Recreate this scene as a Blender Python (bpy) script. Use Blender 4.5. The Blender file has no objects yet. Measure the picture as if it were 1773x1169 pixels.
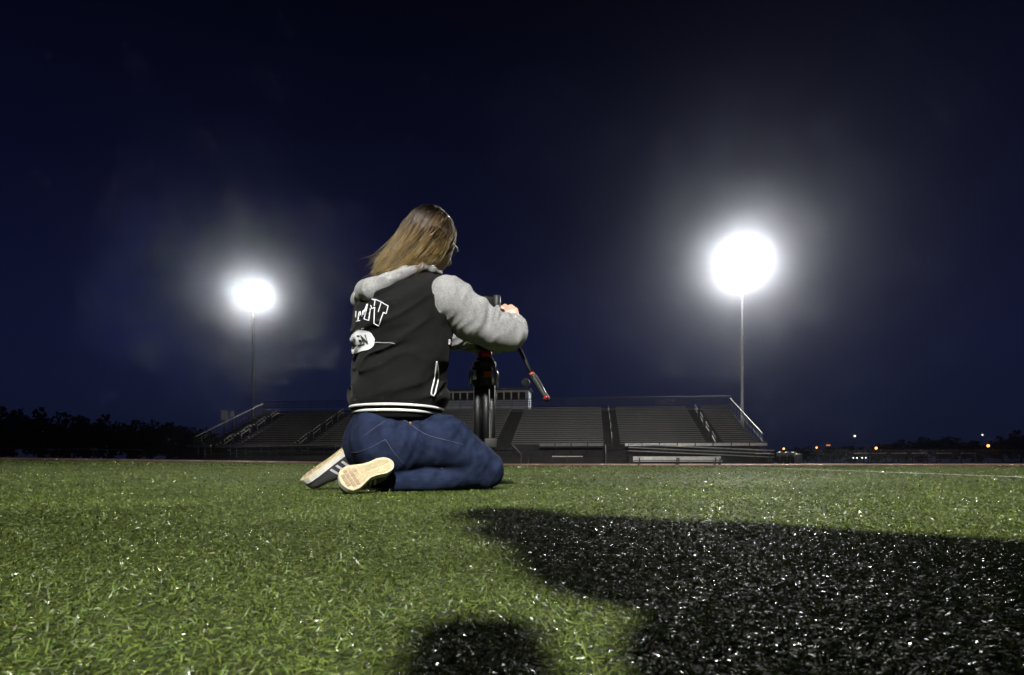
import bpy, bmesh, math, random
import numpy as np
from math import radians, sin, cos, pi, sqrt, atan2
from mathutils import Vector, Matrix
from mathutils.bvhtree import BVHTree

random.seed(7)
rng = np.random.default_rng(7)
SC = bpy.context.scene
COL = SC.collection

# ------------------------------------------------------------------ camera, sky, lights, exposure
FOC, CX, HY, CAMH = 1100.0, 886.5, 800.0, 0.11      # focal length / centre / horizon in photo pixels, camera height
cam_d = bpy.data.cameras.new('camera')
cam = bpy.data.objects.new('view_camera', cam_d)
COL.objects.link(cam)
cam.location = (0, 0, CAMH)
cam.rotation_euler = (radians(90), 0, 0)
cam_d.sensor_width = 36.0
cam_d.lens = FOC / 1773 * 36
cam_d.shift_y = (HY - 584.5) / 1773
cam_d.clip_start = 0.02
cam_d.clip_end = 3000
cam_d.dof.use_dof = True
cam_d.dof.focus_distance = 2.35
cam_d.dof.aperture_fstop = 20
SC.camera = cam

world = bpy.data.worlds.new("World")
SC.world = world
world.use_nodes = True
wn, wl = world.node_tree.nodes, world.node_tree.links
wn.clear()
w_out = wn.new('ShaderNodeOutputWorld')
w_bg = wn.new('ShaderNodeBackground')
w_tc = wn.new('ShaderNodeTexCoord')
w_sep = wn.new('ShaderNodeSeparateXYZ')
w_rmp = wn.new('ShaderNodeValToRGB')
wl.new(w_tc.outputs['Generated'], w_sep.inputs[0])
wl.new(w_sep.outputs['Z'], w_rmp.inputs[0])
cr = w_rmp.color_ramp
cr.elements[0].position = 0.0
cr.elements[0].color = (0.0050, 0.0078, 0.0245, 1)
cr.elements[1].position = 0.62
cr.elements[1].color = (0.0005, 0.0006, 0.0030, 1)
e = cr.elements.new(0.16); e.color = (0.0045, 0.0064, 0.0265, 1)
e = cr.elements.new(0.36); e.color = (0.0021, 0.0029, 0.0150, 1)
wl.new(w_rmp.outputs[0], w_bg.inputs['Color'])
w_bg.inputs['Strength'].default_value = 1.0
wl.new(w_bg.outputs[0], w_out.inputs['Surface'])

KEY_POWER, FRONT_POWER = 92000.0, 50000.0           # floodlight banks: behind the camera / behind the stand
HAZE_DENSITY, HAZE_G = 0.0006, 0.96

SC.view_settings.view_transform = 'Standard'
SC.view_settings.look = 'None'
SC.view_settings.exposure = 0.0
SC.view_settings.gamma = 1.0
SC.view_settings.use_curve_mapping = False
SC.render.engine = 'CYCLES'
SC.cycles.use_denoising = True
SC.cycles.max_bounces = 5
SC.cycles.diffuse_bounces = 2
SC.cycles.glossy_bounces = 2
SC.cycles.transmission_bounces = 3
SC.cycles.transparent_max_bounces = 6
SC.cycles.volume_bounces = 0
SC.cycles.use_light_tree = False
SC.cycles.sample_clamp_indirect = 3.0
SC.cycles.caustics_reflective = False
SC.cycles.caustics_refractive = False

# ------------------------------------------------------------------ helpers
def mat(name, color, rough=0.6, metal=0.0, spec=0.5, var=0.0, scale=40.0, bump=0.0, bscale=200.0, sheen=0.0,
        color2=None, attr=None, bdist=0.002, detail=4.0, stretch=None):
    m = bpy.data.materials.new(name)
    m.use_nodes = True
    n, l = m.node_tree.nodes, m.node_tree.links
    b = n['Principled BSDF']
    b.inputs['Base Color'].default_value = (*color, 1)
    b.inputs['Roughness'].default_value = rough
    b.inputs['Metallic'].default_value = metal
    b.inputs['Specular IOR Level'].default_value = spec
    if sheen:
        b.inputs['Sheen Weight'].default_value = sheen
    tc = n.new('ShaderNodeTexCoord')
    src = tc.outputs['Object']
    if stretch:
        mp = n.new('ShaderNodeMapping')
        mp.inputs['Scale'].default_value = stretch
        l.new(src, mp.inputs['Vector'])
        src = mp.outputs[0]
    if var or color2:
        t = n.new('ShaderNodeTexNoise')
        t.inputs['Scale'].default_value = scale
        t.inputs['Detail'].default_value = detail
        l.new(src, t.inputs['Vector'])
        r = n.new('ShaderNodeValToRGB')
        c2 = color2 or tuple(min(1, c * (1 + var)) for c in color)
        c1 = color if color2 else tuple(c * (1 - var) for c in color)
        r.color_ramp.elements[0].position, r.color_ramp.elements[1].position = 0.32, 0.68
        r.color_ramp.elements[0].color = (*c1, 1)
        r.color_ramp.elements[1].color = (*c2, 1)
        l.new(t.outputs['Fac'], r.inputs[0])
        l.new(r.outputs[0], b.inputs['Base Color'])
    if bump:
        t2 = n.new('ShaderNodeTexNoise')
        t2.inputs['Scale'].default_value = bscale
        t2.inputs['Detail'].default_value = 3
        l.new(src, t2.inputs['Vector'])
        bp = n.new('ShaderNodeBump')
        bp.inputs['Strength'].default_value = bump
        bp.inputs['Distance'].default_value = bdist
        l.new(t2.outputs['Fac'], bp.inputs['Height'])
        l.new(bp.outputs[0], b.inputs['Normal'])
    return m

def emit(name, color, strength):
    m = bpy.data.materials.new(name)
    m.use_nodes = True
    n, l = m.node_tree.nodes, m.node_tree.links
    n.clear()
    o = n.new('ShaderNodeOutputMaterial')
    e = n.new('ShaderNodeEmission')
    e.inputs['Color'].default_value = (*color, 1)
    e.inputs['Strength'].default_value = strength
    l.new(e.outputs[0], o.inputs[0])
    m.cycles.emission_sampling = 'NONE'
    return m

def link(name, me, m, parent=None, smooth=False, loc=None):
    if m is not None:
        me.materials.clear()
        me.materials.append(m)
    o = bpy.data.objects.new(name, me)
    COL.objects.link(o)
    if parent is not None:
        o.parent = parent
    if loc is not None:
        o.location = loc
    if smooth:
        me.polygons.foreach_set('use_smooth', np.ones(len(me.polygons), dtype=bool))
    return o

def tag(o, label, cat, group=None):
    o['label'] = label
    o['category'] = cat
    if group:
        o['group'] = group
    return o

def thing(name, label, cat, loc=(0, 0, 0), rz=0.0, group=None):
    o = bpy.data.objects.new(name, None)
    COL.objects.link(o)
    o.location = loc
    o.rotation_euler = (0, 0, rz)
    o.empty_display_size = 0.1
    return tag(o, label, cat, group)

def structure(o, kind='structure'):
    o['kind'] = kind
    return o

def copy_tree(o, parent=None):
    c = o.copy()
    COL.objects.link(c)
    c.parent = parent
    for ch in list(o.children):
        copy_tree(ch, c)
    return c

class MB:
    """collects boxes, tubes and lathes into one mesh"""
    def __init__(s):
        s.v, s.f = [], []
    def add(s, vs, fs):
        k = len(s.v)
        s.v += [tuple(v) for v in vs]
        s.f += [tuple(i + k for i in f) for f in fs]
        return s
    def box(s, x0, x1, y0, y1, z0, z1, bev=0.0):
        if bev:
            bm = bmesh.new()
            bmesh.ops.create_cube(bm, size=1)
            for v in bm.verts:
                v.co = Vector(((x0 + x1) / 2 + v.co.x * (x1 - x0), (y0 + y1) / 2 + v.co.y * (y1 - y0), (z0 + z1) / 2 + v.co.z * (z1 - z0)))
            bmesh.ops.bevel(bm, geom=bm.edges[:], offset=bev, segments=2, affect='EDGES', profile=0.5)
            bm.verts.index_update()
            s.add([v.co[:] for v in bm.verts], [[v.index for v in f.verts] for f in bm.faces])
            bm.free()
            return s
        vs = [(x, y, z) for z in (z0, z1) for y in (y0, y1) for x in (x0, x1)]
        return s.add(vs, [(0, 2, 3, 1), (4, 5, 7, 6), (0, 1, 5, 4), (2, 6, 7, 3), (0, 4, 6, 2), (1, 3, 7, 5)])
    def tube(s, pts, r, n=8, flat=None, cap=True):
        pts = [Vector(p) for p in pts]
        rs = r if isinstance(r, (list, tuple)) else [r] * len(pts)
        k0 = len(s.v)
        ref = None
        for i, p in enumerate(pts):
            d = (pts[min(i + 1, len(pts) - 1)] - pts[max(i - 1, 0)]).normalized()
            if ref is None:
                ref = Vector((0, 0, 1)) if abs(d.z) < 0.9 else Vector((1, 0, 0))
            a = d.cross(ref).normalized()
            b = a.cross(d).normalized()
            ref = b
            for j in range(n):
                t = 2 * pi * j / n
                s.v.append(tuple(p + (a * cos(t) + b * sin(t)) * rs[i]))
        for i in range(len(pts) - 1):
            for j in range(n):
                q = (j + 1) % n
                s.f.append((k0 + i * n + j, k0 + (i + 1) * n + j, k0 + (i + 1) * n + q, k0 + i * n + q))
        if cap:
            s.f.append(tuple(k0 + j for j in range(n)))
            e0 = k0 + (len(pts) - 1) * n
            s.f.append(tuple(e0 + n - 1 - j for j in range(n)))
        return s
    def lathe(s, prof, n=16, axis='z', c=(0, 0, 0)):
        k0 = len(s.v)
        for (r, h) in prof:
            for j in range(n):
                t = 2 * pi * j / n
                a, b = r * cos(t), r * sin(t)
                p = {'z': (a, b, h), 'y': (a, h, b), 'x': (h, a, b)}[axis]
                s.v.append((p[0] + c[0], p[1] + c[1], p[2] + c[2]))
        for i in range(len(prof) - 1):
            for j in range(n):
                q = (j + 1) % n
                s.f.append((k0 + i * n + j, k0 + i * n + q, k0 + (i + 1) * n + q, k0 + (i + 1) * n + j))
        s.f.append(tuple(k0 + n - 1 - j for j in range(n)))
        e0 = k0 + (len(prof) - 1) * n
        s.f.append(tuple(e0 + j for j in range(n)))
        return s
    def mesh(s, name):
        me = bpy.data.meshes.new(name)
        me.from_pydata(s.v, [], s.f)
        bm = bmesh.new(); bm.from_mesh(me)
        bmesh.ops.recalc_face_normals(bm, faces=bm.faces[:])
        bm.to_mesh(me); bm.free()
        return me
    def build(s, name, m, parent=None, smooth=False, loc=None):
        return link(name, s.mesh(name), m, parent, smooth, loc)

def fast_mesh(name, V, F):
    """numpy arrays -> mesh (all faces with the same corner count)"""
    me = bpy.data.meshes.new(name)
    k = F.shape[1]
    me.vertices.add(len(V))
    me.vertices.foreach_set('co', np.ascontiguousarray(V, dtype=np.float32).ravel())
    me.loops.add(F.size)
    me.loops.foreach_set('vertex_index', np.ascontiguousarray(F, dtype=np.int32).ravel())
    me.polygons.add(len(F))
    me.polygons.foreach_set('loop_start', np.arange(0, F.size, k, dtype=np.int32))
    me.update(calc_edges=True)
    return me

# numpy noise and distance fields -------------------------------------------------
def _hash(i, j, k, seed):
    h = (i.astype(np.int64) * 374761393 + j.astype(np.int64) * 668265263 + k.astype(np.int64) * 2147483647 + seed * 1274126177) & 0xFFFFFFFF
    h = ((h ^ (h >> 13)) * 1274126177) & 0xFFFFFFFF
    return ((h ^ (h >> 16)) & 0xFFFF) / 65535.0

def vnoise(x, y, z, seed=0):
    i, j, k = np.floor(x).astype(int), np.floor(y).astype(int), np.floor(z).astype(int)
    fx, fy, fz = x - i, y - j, z - k
    fx, fy, fz = [f * f * (3 - 2 * f) for f in (fx, fy, fz)]
    r = 0
    for a in (0, 1):
        for b in (0, 1):
            for c in (0, 1):
                w = (fx if a else 1 - fx) * (fy if b else 1 - fy) * (fz if c else 1 - fz)
                r = r + w * _hash(i + a, j + b, k + c, seed)
    return r

class SDF:
    def __init__(s, lo, hi, h):
        s.lo, s.h = np.array(lo, float), h
        n = np.ceil((np.array(hi) - s.lo) / h).astype(int) + 1
        s.ax = [s.lo[i] + h * np.arange(n[i]) for i in range(3)]
        s.D = np.full(n, 1.0, dtype=np.float32)
    def _sub(s, lo, hi):
        sl = []
        for i in range(3):
            a = max(0, int(math.floor((lo[i] - s.lo[i]) / s.h)))
            b = min(len(s.ax[i]), int(math.ceil((hi[i] - s.lo[i]) / s.h)) + 1)
            sl.append(slice(a, max(a, b)))
        g = (s.ax[0][sl[0]][:, None, None], s.ax[1][sl[1]][None, :, None], s.ax[2][sl[2]][None, None, :])
        return tuple(sl), g
    def _mix(s, sl, d, k, cut=False):
        A = s.D[sl]
        if cut:
            A2 = -A
            hh = np.clip(0.5 + 0.5 * (d - A2) / max(k, 1e-6), 0, 1) if k else None
            s.D[sl] = np.maximum(A, -d) if not k else -(d * (1 - hh) + A2 * hh - k * hh * (1 - hh))
            return
        if k:
            hh = np.clip(0.5 + 0.5 * (A - d) / k, 0, 1)
            s.D[sl] = A * (1 - hh) + d * hh - k * hh * (1 - hh)
        else:
            s.D[sl] = np.minimum(A, d)
    def cone(s, a, b, r1, r2, k=0.03, kl=1.0, cut=False):
        a, b = np.array(a, float), np.array(b, float)
        R = max(r1, r2) * max(1, kl) + k + 0.06
        sl, (X, Y, Z) = s._sub(np.minimum(a, b) - R, np.maximum(a, b) + R)
        mid = (a[1] + b[1]) / 2
        ya, yb = mid + (a[1] - mid) / kl, mid + (b[1] - mid) / kl
        Yk = mid + (Y - mid) / kl
        ba = np.array([b[0] - a[0], yb - ya, b[2] - a[2]])
        L2 = max(float(ba @ ba), 1e-9)
        px, py, pz = X - a[0], Yk - ya, Z - a[2]
        t = np.clip((px * ba[0] + py * ba[1] + pz * ba[2]) / L2, 0, 1)
        d = np.sqrt((px - t * ba[0]) ** 2 + (py - t * ba[1]) ** 2 + (pz - t * ba[2]) ** 2) - (r1 + (r2 - r1) * t)
        s._mix(sl, (d * min(1.0, kl)).astype(np.float32), k, cut)
        return s
    def chain(s, pts, k=0.03, kl=1.0):
        for p, q in zip(pts, pts[1:]):
            s.cone(p[0], q[0], p[1], q[1], k, kl)
        return s
    def ell(s, c, r, R=None, k=0.03, cut=False):
        c, r = np.array(c, float), np.array(r, float)
        B = r.max() + k + 0.05
        sl, (X, Y, Z) = s._sub(c - B, c + B)
        px, py, pz = X - c[0], Y - c[1], Z - c[2]
        if R is not None:           # columns of R = axes
            R = np.array(R)
            px, py, pz = [R[0, i] * px + R[1, i] * py + R[2, i] * pz for i in range(3)]
        k0 = np.sqrt((px / r[0]) ** 2 + (py / r[1]) ** 2 + (pz / r[2]) ** 2)
        k1 = np.sqrt((px / r[0] ** 2) ** 2 + (py / r[1] ** 2) ** 2 + (pz / r[2] ** 2) ** 2) + 1e-6
        s._mix(sl, (k0 * (k0 - 1) / k1).astype(np.float32), k, cut)
        return s
    def disp(s, fn, band=0.03):
        I = np.nonzero(np.abs(s.D) < band)
        x, y, z = s.ax[0][I[0]], s.ax[1][I[1]], s.ax[2][I[2]]
        s.D[I] -= fn(x, y, z).astype(np.float32)
        return s
    def floor(s, z):
        s.D = np.maximum(s.D, (z - s.ax[2])[None, None, :].astype(np.float32))
        return s
    def plane(s, p, n):
        n = np.array(n, float); n /= np.linalg.norm(n)
        d = (s.ax[0] - p[0])[:, None, None] * n[0] + (s.ax[1] - p[1])[None, :, None] * n[1] + (s.ax[2] - p[2])[None, None, :] * n[2]
        s.D = np.maximum(s.D, d.astype(np.float32))
        return s
    def arrays(s, smooth=2):
        D = s.D
        S = D < 0
        act = np.zeros(tuple(k - 1 for k in D.shape), dtype=np.int8)
        for a in (0, 1):
            for b in (0, 1):
                for c in (0, 1):
                    act += S[a:D.shape[0] - 1 + a, b:D.shape[1] - 1 + b, c:D.shape[2] - 1 + c]
        I = np.nonzero((act > 0) & (act < 8))
        n = len(I[0])
        idx = np.full(act.shape, -1, dtype=np.int64)
        idx[I] = np.arange(n)
        cor = [(a, b, c) for a in (0, 1) for b in (0, 1) for c in (0, 1)]
        val = [D[I[0] + a, I[1] + b, I[2] + c] for a, b, c in cor]
        acc, cnt = np.zeros((n, 3)), np.zeros(n)
        for p in range(8):
            for q in range(p + 1, 8):
                df = [abs(u - w) for u, w in zip(cor[p], cor[q])]
                if sum(df) != 1:
                    continue
                vp, vq = val[p], val[q]
                m = (vp < 0) != (vq < 0)
                t = np.where(m, vp / np.where(m, vp - vq, 1), 0)
                P = np.array(cor[p], float)[None] + t[:, None] * (np.array(cor[q], float) - np.array(cor[p], float))[None]
                acc += P * m[:, None]
                cnt += m
        V = (np.stack(I, 1) + acc / cnt[:, None]) * s.h + s.lo
        F = []
        for axis in range(3):
            o1, o2 = [(1, 2), (2, 0), (0, 1)][axis]
            A = np.take(S, range(S.shape[axis] - 1), axis)
            B = np.take(S, range(1, S.shape[axis]), axis)
            E = np.nonzero(A != B)
            sg = A[E]
            ok = (E[o1] > 0) & (E[o2] > 0) & (E[o1] < S.shape[o1] - 1) & (E[o2] < S.shape[o2] - 1)
            E = [e[ok] for e in E]; sg = sg[ok]
            def cell(d1, d2):
                c = [e.copy() for e in E]
                c[o1] -= d1; c[o2] -= d2
                return idx[tuple(c)]
            q = np.stack([cell(1, 1), cell(0, 1), cell(0, 0), cell(1, 0)], 1)
            q[~sg] = q[~sg][:, ::-1]
            F.append(q)
        F = np.concatenate(F)
        F = F[(F >= 0).all(1)]
        for _ in range(smooth):
            sm, ct = np.zeros_like(V), np.zeros(n)
            for a in range(4):
                np.add.at(sm, F[:, a], V[F[:, (a + 1) % 4]]); np.add.at(ct, F[:, a], 1)
            V = 0.5 * V + 0.5 * sm / np.maximum(ct, 1)[:, None]
        return V, F
    def build(s, name, m, parent=None, smooth=2):
        V, F = s.arrays(smooth)
        me = fast_mesh(name, V, F)
        return link(name, me, m, parent, True), (V, F)

def sstep(a, b, x):
    t = np.clip((x - a) / (b - a), 0, 1)
    return t * t * (3 - 2 * t)

SLOPE = 0.122                                        # the field and the stand are turned this much against the view
def ground_z(X, Y):
    X, Y = np.asarray(X, float), np.asarray(Y, float)
    v = Y + SLOPE * X
    z = -0.10 * sstep(8, 38, v) + 0.10 * sstep(43, 56, v)
    z = z + 0.0125 * np.maximum(0, -X - 2) * sstep(5, 25, Y) * (1 - sstep(60, 75, Y))
    return z
def gz(x, y):
    return float(ground_z(x, y))

def at(px, py, Y):
    """a point of the place from the photo pixel it shows at and its distance"""
    return Vector(((px - CX) / FOC * Y, Y, CAMH + (HY - py) / FOC * Y))

# ------------------------------------------------------------------ materials
M = {}
M['steel'] = mat('galvanised_steel', (0.30, 0.30, 0.30), 0.5, 0.6, var=0.2, scale=8)
M['alu'] = mat('weathered_aluminium', (0.18, 0.18, 0.172), 0.5, 0.2, var=0.22, scale=3.0)
M['alu_light'] = mat('bright_aluminium', (0.62, 0.62, 0.58), 0.4, 0.3, var=0.15, scale=4.0)
M['deck'] = mat('dark_deck_boards', (0.026, 0.026, 0.025), 0.8, var=0.3, scale=4)
M['darkwall'] = mat('dark_stand_skirting', (0.030, 0.030, 0.028), 0.8, var=0.35, scale=1.5)
M['rail'] = mat('rail_paint_grey', (0.11, 0.11, 0.105), 0.5, 0.2, var=0.15, scale=5)
M['dark'] = mat('dark_painted_metal', (0.02, 0.02, 0.02), 0.5)
M['boxwall'] = mat('press_box_siding', (0.36, 0.39, 0.44), 0.6, var=0.15, scale=2.0)
M['boxframe'] = mat('press_box_frame', (0.62, 0.57, 0.46), 0.6, var=0.15, scale=3)
M['glass'] = mat('dark_window_glass', (0.02, 0.02, 0.015), 0.08, spec=0.6)
M['asphalt'] = mat('asphalt', (0.03, 0.03, 0.032), 0.85, var=0.3, scale=2.0, bump=0.4, bscale=80)
M['track'] = mat('red_running_track', (0.21, 0.085, 0.06), 0.85, var=0.2, scale=1.2, bump=0.3, bscale=150)
M['white'] = mat('white_paint', (0.72, 0.72, 0.70), 0.6, var=0.1, scale=15)
M['bark'] = mat('dark_bark', (0.03, 0.022, 0.016), 0.9, var=0.4, scale=6)
M['leaf'] = mat('dark_leaves', (0.009, 0.012, 0.006), 0.85, spec=0.1, var=0.4, scale=0.8)
M['polewood'] = mat('dark_pole', (0.035, 0.035, 0.035), 0.8, var=0.3, scale=3)
M['lens'] = emit('lit_floodlight_lens', (1.0, 0.985, 0.94), 420.0)
M['sodium'] = emit('lit_sodium_globe', (1.0, 0.36, 0.10), 5.0)
M['sodium_dim'] = emit('lit_sodium_strip', (1.0, 0.34, 0.14), 0.9)
M['mercury'] = emit('lit_white_globe', (0.95, 1.0, 0.88), 2.5)
M['headlight'] = emit('lit_headlight', (0.92, 1.0, 0.98), 5.0)

# ------------------------------------------------------------------ ground
def sheet(name, xs, ys, m, dz, warp=True):
    """a sheet of ground; with warp its y runs parallel to the stand"""
    X, Y = np.meshgrid(xs, ys)
    if warp:
        Y = Y - SLOPE * X
    Z = ground_z(X, Y) + dz
    V = np.stack([X, Y, Z], -1).reshape(-1, 3)
    nx, ny = len(xs), len(ys)
    i = (np.arange(ny - 1)[:, None] * nx + np.arange(nx - 1)[None]).ravel()
    F = np.stack([i, i + 1, i + nx + 1, i + nx], 1)
    return structure(link(name, fast_mesh(name, V, F), m, None, True))

def turf_base_material():
    m = bpy.data.materials.new('turf_base')
    m.use_nodes = True
    n, l = m.node_tree.nodes, m.node_tree.links
    b = n['Principled BSDF']
    b.inputs['Roughness'].default_value = 0.75
    b.inputs['Specular IOR Level'].default_value = 0.2
    tc = n.new('ShaderNodeTexCoord')
    t = n.new('ShaderNodeTexNoise'); t.inputs['Scale'].default_value = 60; t.inputs['Detail'].default_value = 6
    t2 = n.new('ShaderNodeTexNoise'); t2.inputs['Scale'].default_value = 0.6; t2.inputs['Detail'].default_value = 3
    l.new(tc.outputs['Object'], t.inputs['Vector']); l.new(tc.outputs['Object'], t2.inputs['Vector'])
    r = n.new('ShaderNodeValToRGB')
    r.color_ramp.elements[0].color = (0.018, 0.026, 0.008, 1)
    r.color_ramp.elements[1].color = (0.075, 0.095, 0.026, 1)
    r.color_ramp.elements[0].position, r.color_ramp.elements[1].position = 0.3, 0.7
    mx = n.new('ShaderNodeMath'); mx.operation = 'MULTIPLY_ADD'
    mx.inputs[1].default_value = 0.35
    l.new(t2.outputs['Fac'], mx.inputs[0])
    ml = n.new('ShaderNodeMath'); ml.operation = 'MULTIPLY'; ml.inputs[1].default_value = 0.65
    l.new(t.outputs['Fac'], ml.inputs[0]); l.new(ml.outputs[0], mx.inputs[2])
    l.new(mx.outputs[0], r.inputs[0])
    l.new(r.outputs[0], b.inputs['Base Color'])
    bp = n.new('ShaderNodeBump'); bp.inputs['Strength'].default_value = 0.9; bp.inputs['Distance'].default_value = 0.02
    l.new(t.outputs['Fac'], bp.inputs['Height']); l.new(bp.outputs[0], b.inputs['Normal'])
    return m

M['turf_base'] = turf_base_material()
xs = np.unique(np.concatenate([np.linspace(-700, -80, 14), np.linspace(-80, 80, 81), np.linspace(80, 700, 14)]))
sheet('ground', xs, np.unique(np.concatenate([np.linspace(-120, -10, 10), np.linspace(-10, 90, 101), np.linspace(90, 900, 24)])), M['asphalt'], -0.03)
xs = np.linspace(-58, 58, 117)
sheet('football_field', xs, np.linspace(-30, 38.4, 96), M['turf_base'], 0.0)
sheet('running_track', np.linspace(-75, 75, 101), np.linspace(38.3, 52.0, 30), M['track'], -0.012)

# yard lines painted across the turf (narrow sheets a few millimetres above it)
def yard_line(x0, y0, length=30.0, back=2.0, w=0.06):
    d = Vector((0.15, 1.0, 0)).normalized(); s_ = Vector((d.y, -d.x, 0)) * w / 2
    V, F = [], []
    n = 60
    for i in range(n + 1):
        p = Vector((x0, y0, 0)) + d * (-back + (length + back) * i / n)
        for q in (p - s_, p + s_):
            V.append((q.x, q.y, gz(q.x, q.y) + 0.003))
    F = [(2 * i, 2 * i + 1, 2 * i + 3, 2 * i + 2) for i in range(n)]
    me = bpy.data.meshes.new('yard_line'); me.from_pydata(V, [], F)
    structure(link('yard_line', me, M['white']))
LINES = [(3.64, 4.5), (-3.74, 5.0)]
yard_line(*LINES[0])                                  # the left one is worn down to scattered painted blades

# turf: curled plastic blades, finest near the lens, coarser with distance
def turf_material():
    m = bpy.data.materials.new('turf_blades')
    m.use_nodes = True
    n, l = m.node_tree.nodes, m.node_tree.links
    b = n['Principled BSDF']
    b.inputs['Roughness'].default_value = 0.23
    b.inputs['Specular IOR Level'].default_value = 0.55
    a = n.new('ShaderNodeAttribute'); a.attribute_name = 'tint'; a.attribute_type = 'GEOMETRY'
    l.new(a.outputs['Color'], b.inputs['Base Color'])
    tc = n.new('ShaderNodeTexCoord')
    nz = n.new('ShaderNodeTexNoise'); nz.inputs['Scale'].default_value = 700; nz.inputs['Detail'].default_value = 1
    l.new(tc.outputs['Object'], nz.inputs['Vector'])
    bp = n.new('ShaderNodeBump'); bp.inputs['Strength'].default_value = 0.4; bp.inputs['Distance'].default_value = 0.0006
    l.new(nz.outputs['Fac'], bp.inputs['Height']); l.new(bp.outputs[0], b.inputs['Normal'])
    n3 = n.new('ShaderNodeTexNoise'); n3.inputs['Scale'].default_value = 130; n3.inputs['Detail'].default_value = 0
    l.new(tc.outputs['Object'], n3.inputs['Vector'])
    mr = n.new('ShaderNodeMapRange'); mr.inputs['From Min'].default_value = 0.4; mr.inputs['From Max'].default_value = 0.6
    mr.inputs['To Min'].default_value = 0.20; mr.inputs['To Max'].default_value = 0.55
    l.new(n3.outputs['Fac'], mr.inputs['Value']); l.new(mr.outputs['Result'], b.inputs['Roughness'])
    tr = n.new('ShaderNodeBsdfTranslucent')
    l.new(a.outputs['Color'], tr.inputs['Color'])
    mx = n.new('ShaderNodeMixShader'); mx.inputs[0].default_value = 0.25
    l.new(b.outputs[0], mx.inputs[1]); l.new(tr.outputs[0], mx.inputs[2])
    l.new(mx.outputs[0], n['Material Output'].inputs['Surface'])
    return m
M['turf'] = turf_material()

def blades(n, y0, y1, side, width, len0, len1, seg, fade0=0, fade1=0):
    """n blades scattered between two distances in front of the lens"""
    def wid(y):
        return 0.86 * y + side
    tot = 0.86 * (y1 * y1 - y0 * y0) / 2 + side * (y1 - y0)
    u = rng.random(n) * tot
    A, B = 0.43, side
    c0 = A * y0 * y0 + B * y0
    Y = (-B + np.sqrt(B * B + 4 * A * (c0 + u))) / (2 * A)
    if fade0 or fade1:
        keep = np.ones(n)
        if fade0: keep = keep * np.clip((Y - y0) / fade0, 0, 1)
        if fade1: keep = keep * np.clip((y1 - Y) / fade1, 0, 1)
        Y = Y[rng.random(n) < keep]; n = len(Y)
    X = (rng.random(n) * 2 - 1) * wid(Y)
    Z = ground_z(X, Y) - 0.001
    th = rng.random(n) * 2 * pi
    # a lie of the pile that wanders over the field
    lie = vnoise(X * 2.2, Y * 2.2, np.zeros(n), 3) * 2 * pi * 1.5
    sel = rng.random(n) < 0.35
    th = np.where(sel, lie + rng.normal(0, 0.6, n), th)
    L = len0 + (len1 - len0) * rng.random(n)
    tilt = np.abs(rng.normal(1.05, 0.33, n))
    curl = rng.normal(0.9, 0.6, n)
    side_curl = rng.normal(0, 1.3, n)
    w = width * (0.7 + 0.6 * rng.random(n))
    roll = rng.normal(0, 0.6, n)
    P = np.stack([X, Y, Z], 1)
    rows = []
    for k in range(seg + 1):
        t = k / seg
        if k:
            tl = tilt + curl * (t - 0.5 / seg)
            az = th + side_curl * t
            dv = np.stack([np.sin(tl) * np.cos(az), np.sin(tl) * np.sin(az), np.cos(tl)], 1)
            P = P + dv * (L / seg)[:, None]
            P[:, 2] = np.maximum(P[:, 2], Z + 0.0015)
        az = th + side_curl * t + pi / 2
        wd = np.stack([np.cos(az) * np.cos(roll), np.sin(az) * np.cos(roll), np.sin(roll)], 1)
        ww = w * (1.0 if k < seg else 0.55)
        rows.append(P - wd * ww[:, None] / 2)
        rows.append(P + wd * ww[:, None] / 2)
    V = np.stack(rows, 1).reshape(-1, 3)
    nv = 2 * (seg + 1)
    base = np.arange(n)[:, None] * nv
    F = np.concatenate([base + np.array([[2 * k, 2 * k + 1, 2 * k + 3, 2 * k + 2]]) for k in range(seg)], 0)
    g = rng.random((n, 1))
    patch = (0.6 * vnoise(X * 3, Y * 3, np.zeros(n), 11) + 0.4 * vnoise(X * 0.7, Y * 0.7, np.zeros(n), 13))[:, None]
    c1, c2, c3 = np.array([[0.058, 0.090, 0.015]]), np.array([[0.142, 0.176, 0.036]]), np.array([[0.045, 0.095, 0.030]])
    C = c1 * (1 - g) + c2 * g
    C = C * (1 - 0.5 * (rng.random((n, 1)) < 0.25)) + c3 * 0.5 * (rng.random((n, 1)) < 0.25)
    C = C * (0.6 + 0.8 * patch)
    pale = rng.random(n) < 0.004
    C[pale] = (0.34, 0.30, 0.19)
    for (x0, yl) in LINES:
        on = (np.abs((X - x0) - 0.15 * (Y - yl)) < 0.05) & (rng.random(n) < (0.5 if x0 > 0 else 0.3))
        C[on] = (0.40, 0.42, 0.33)
    return V, F, np.repeat(C, nv, 0)

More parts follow.
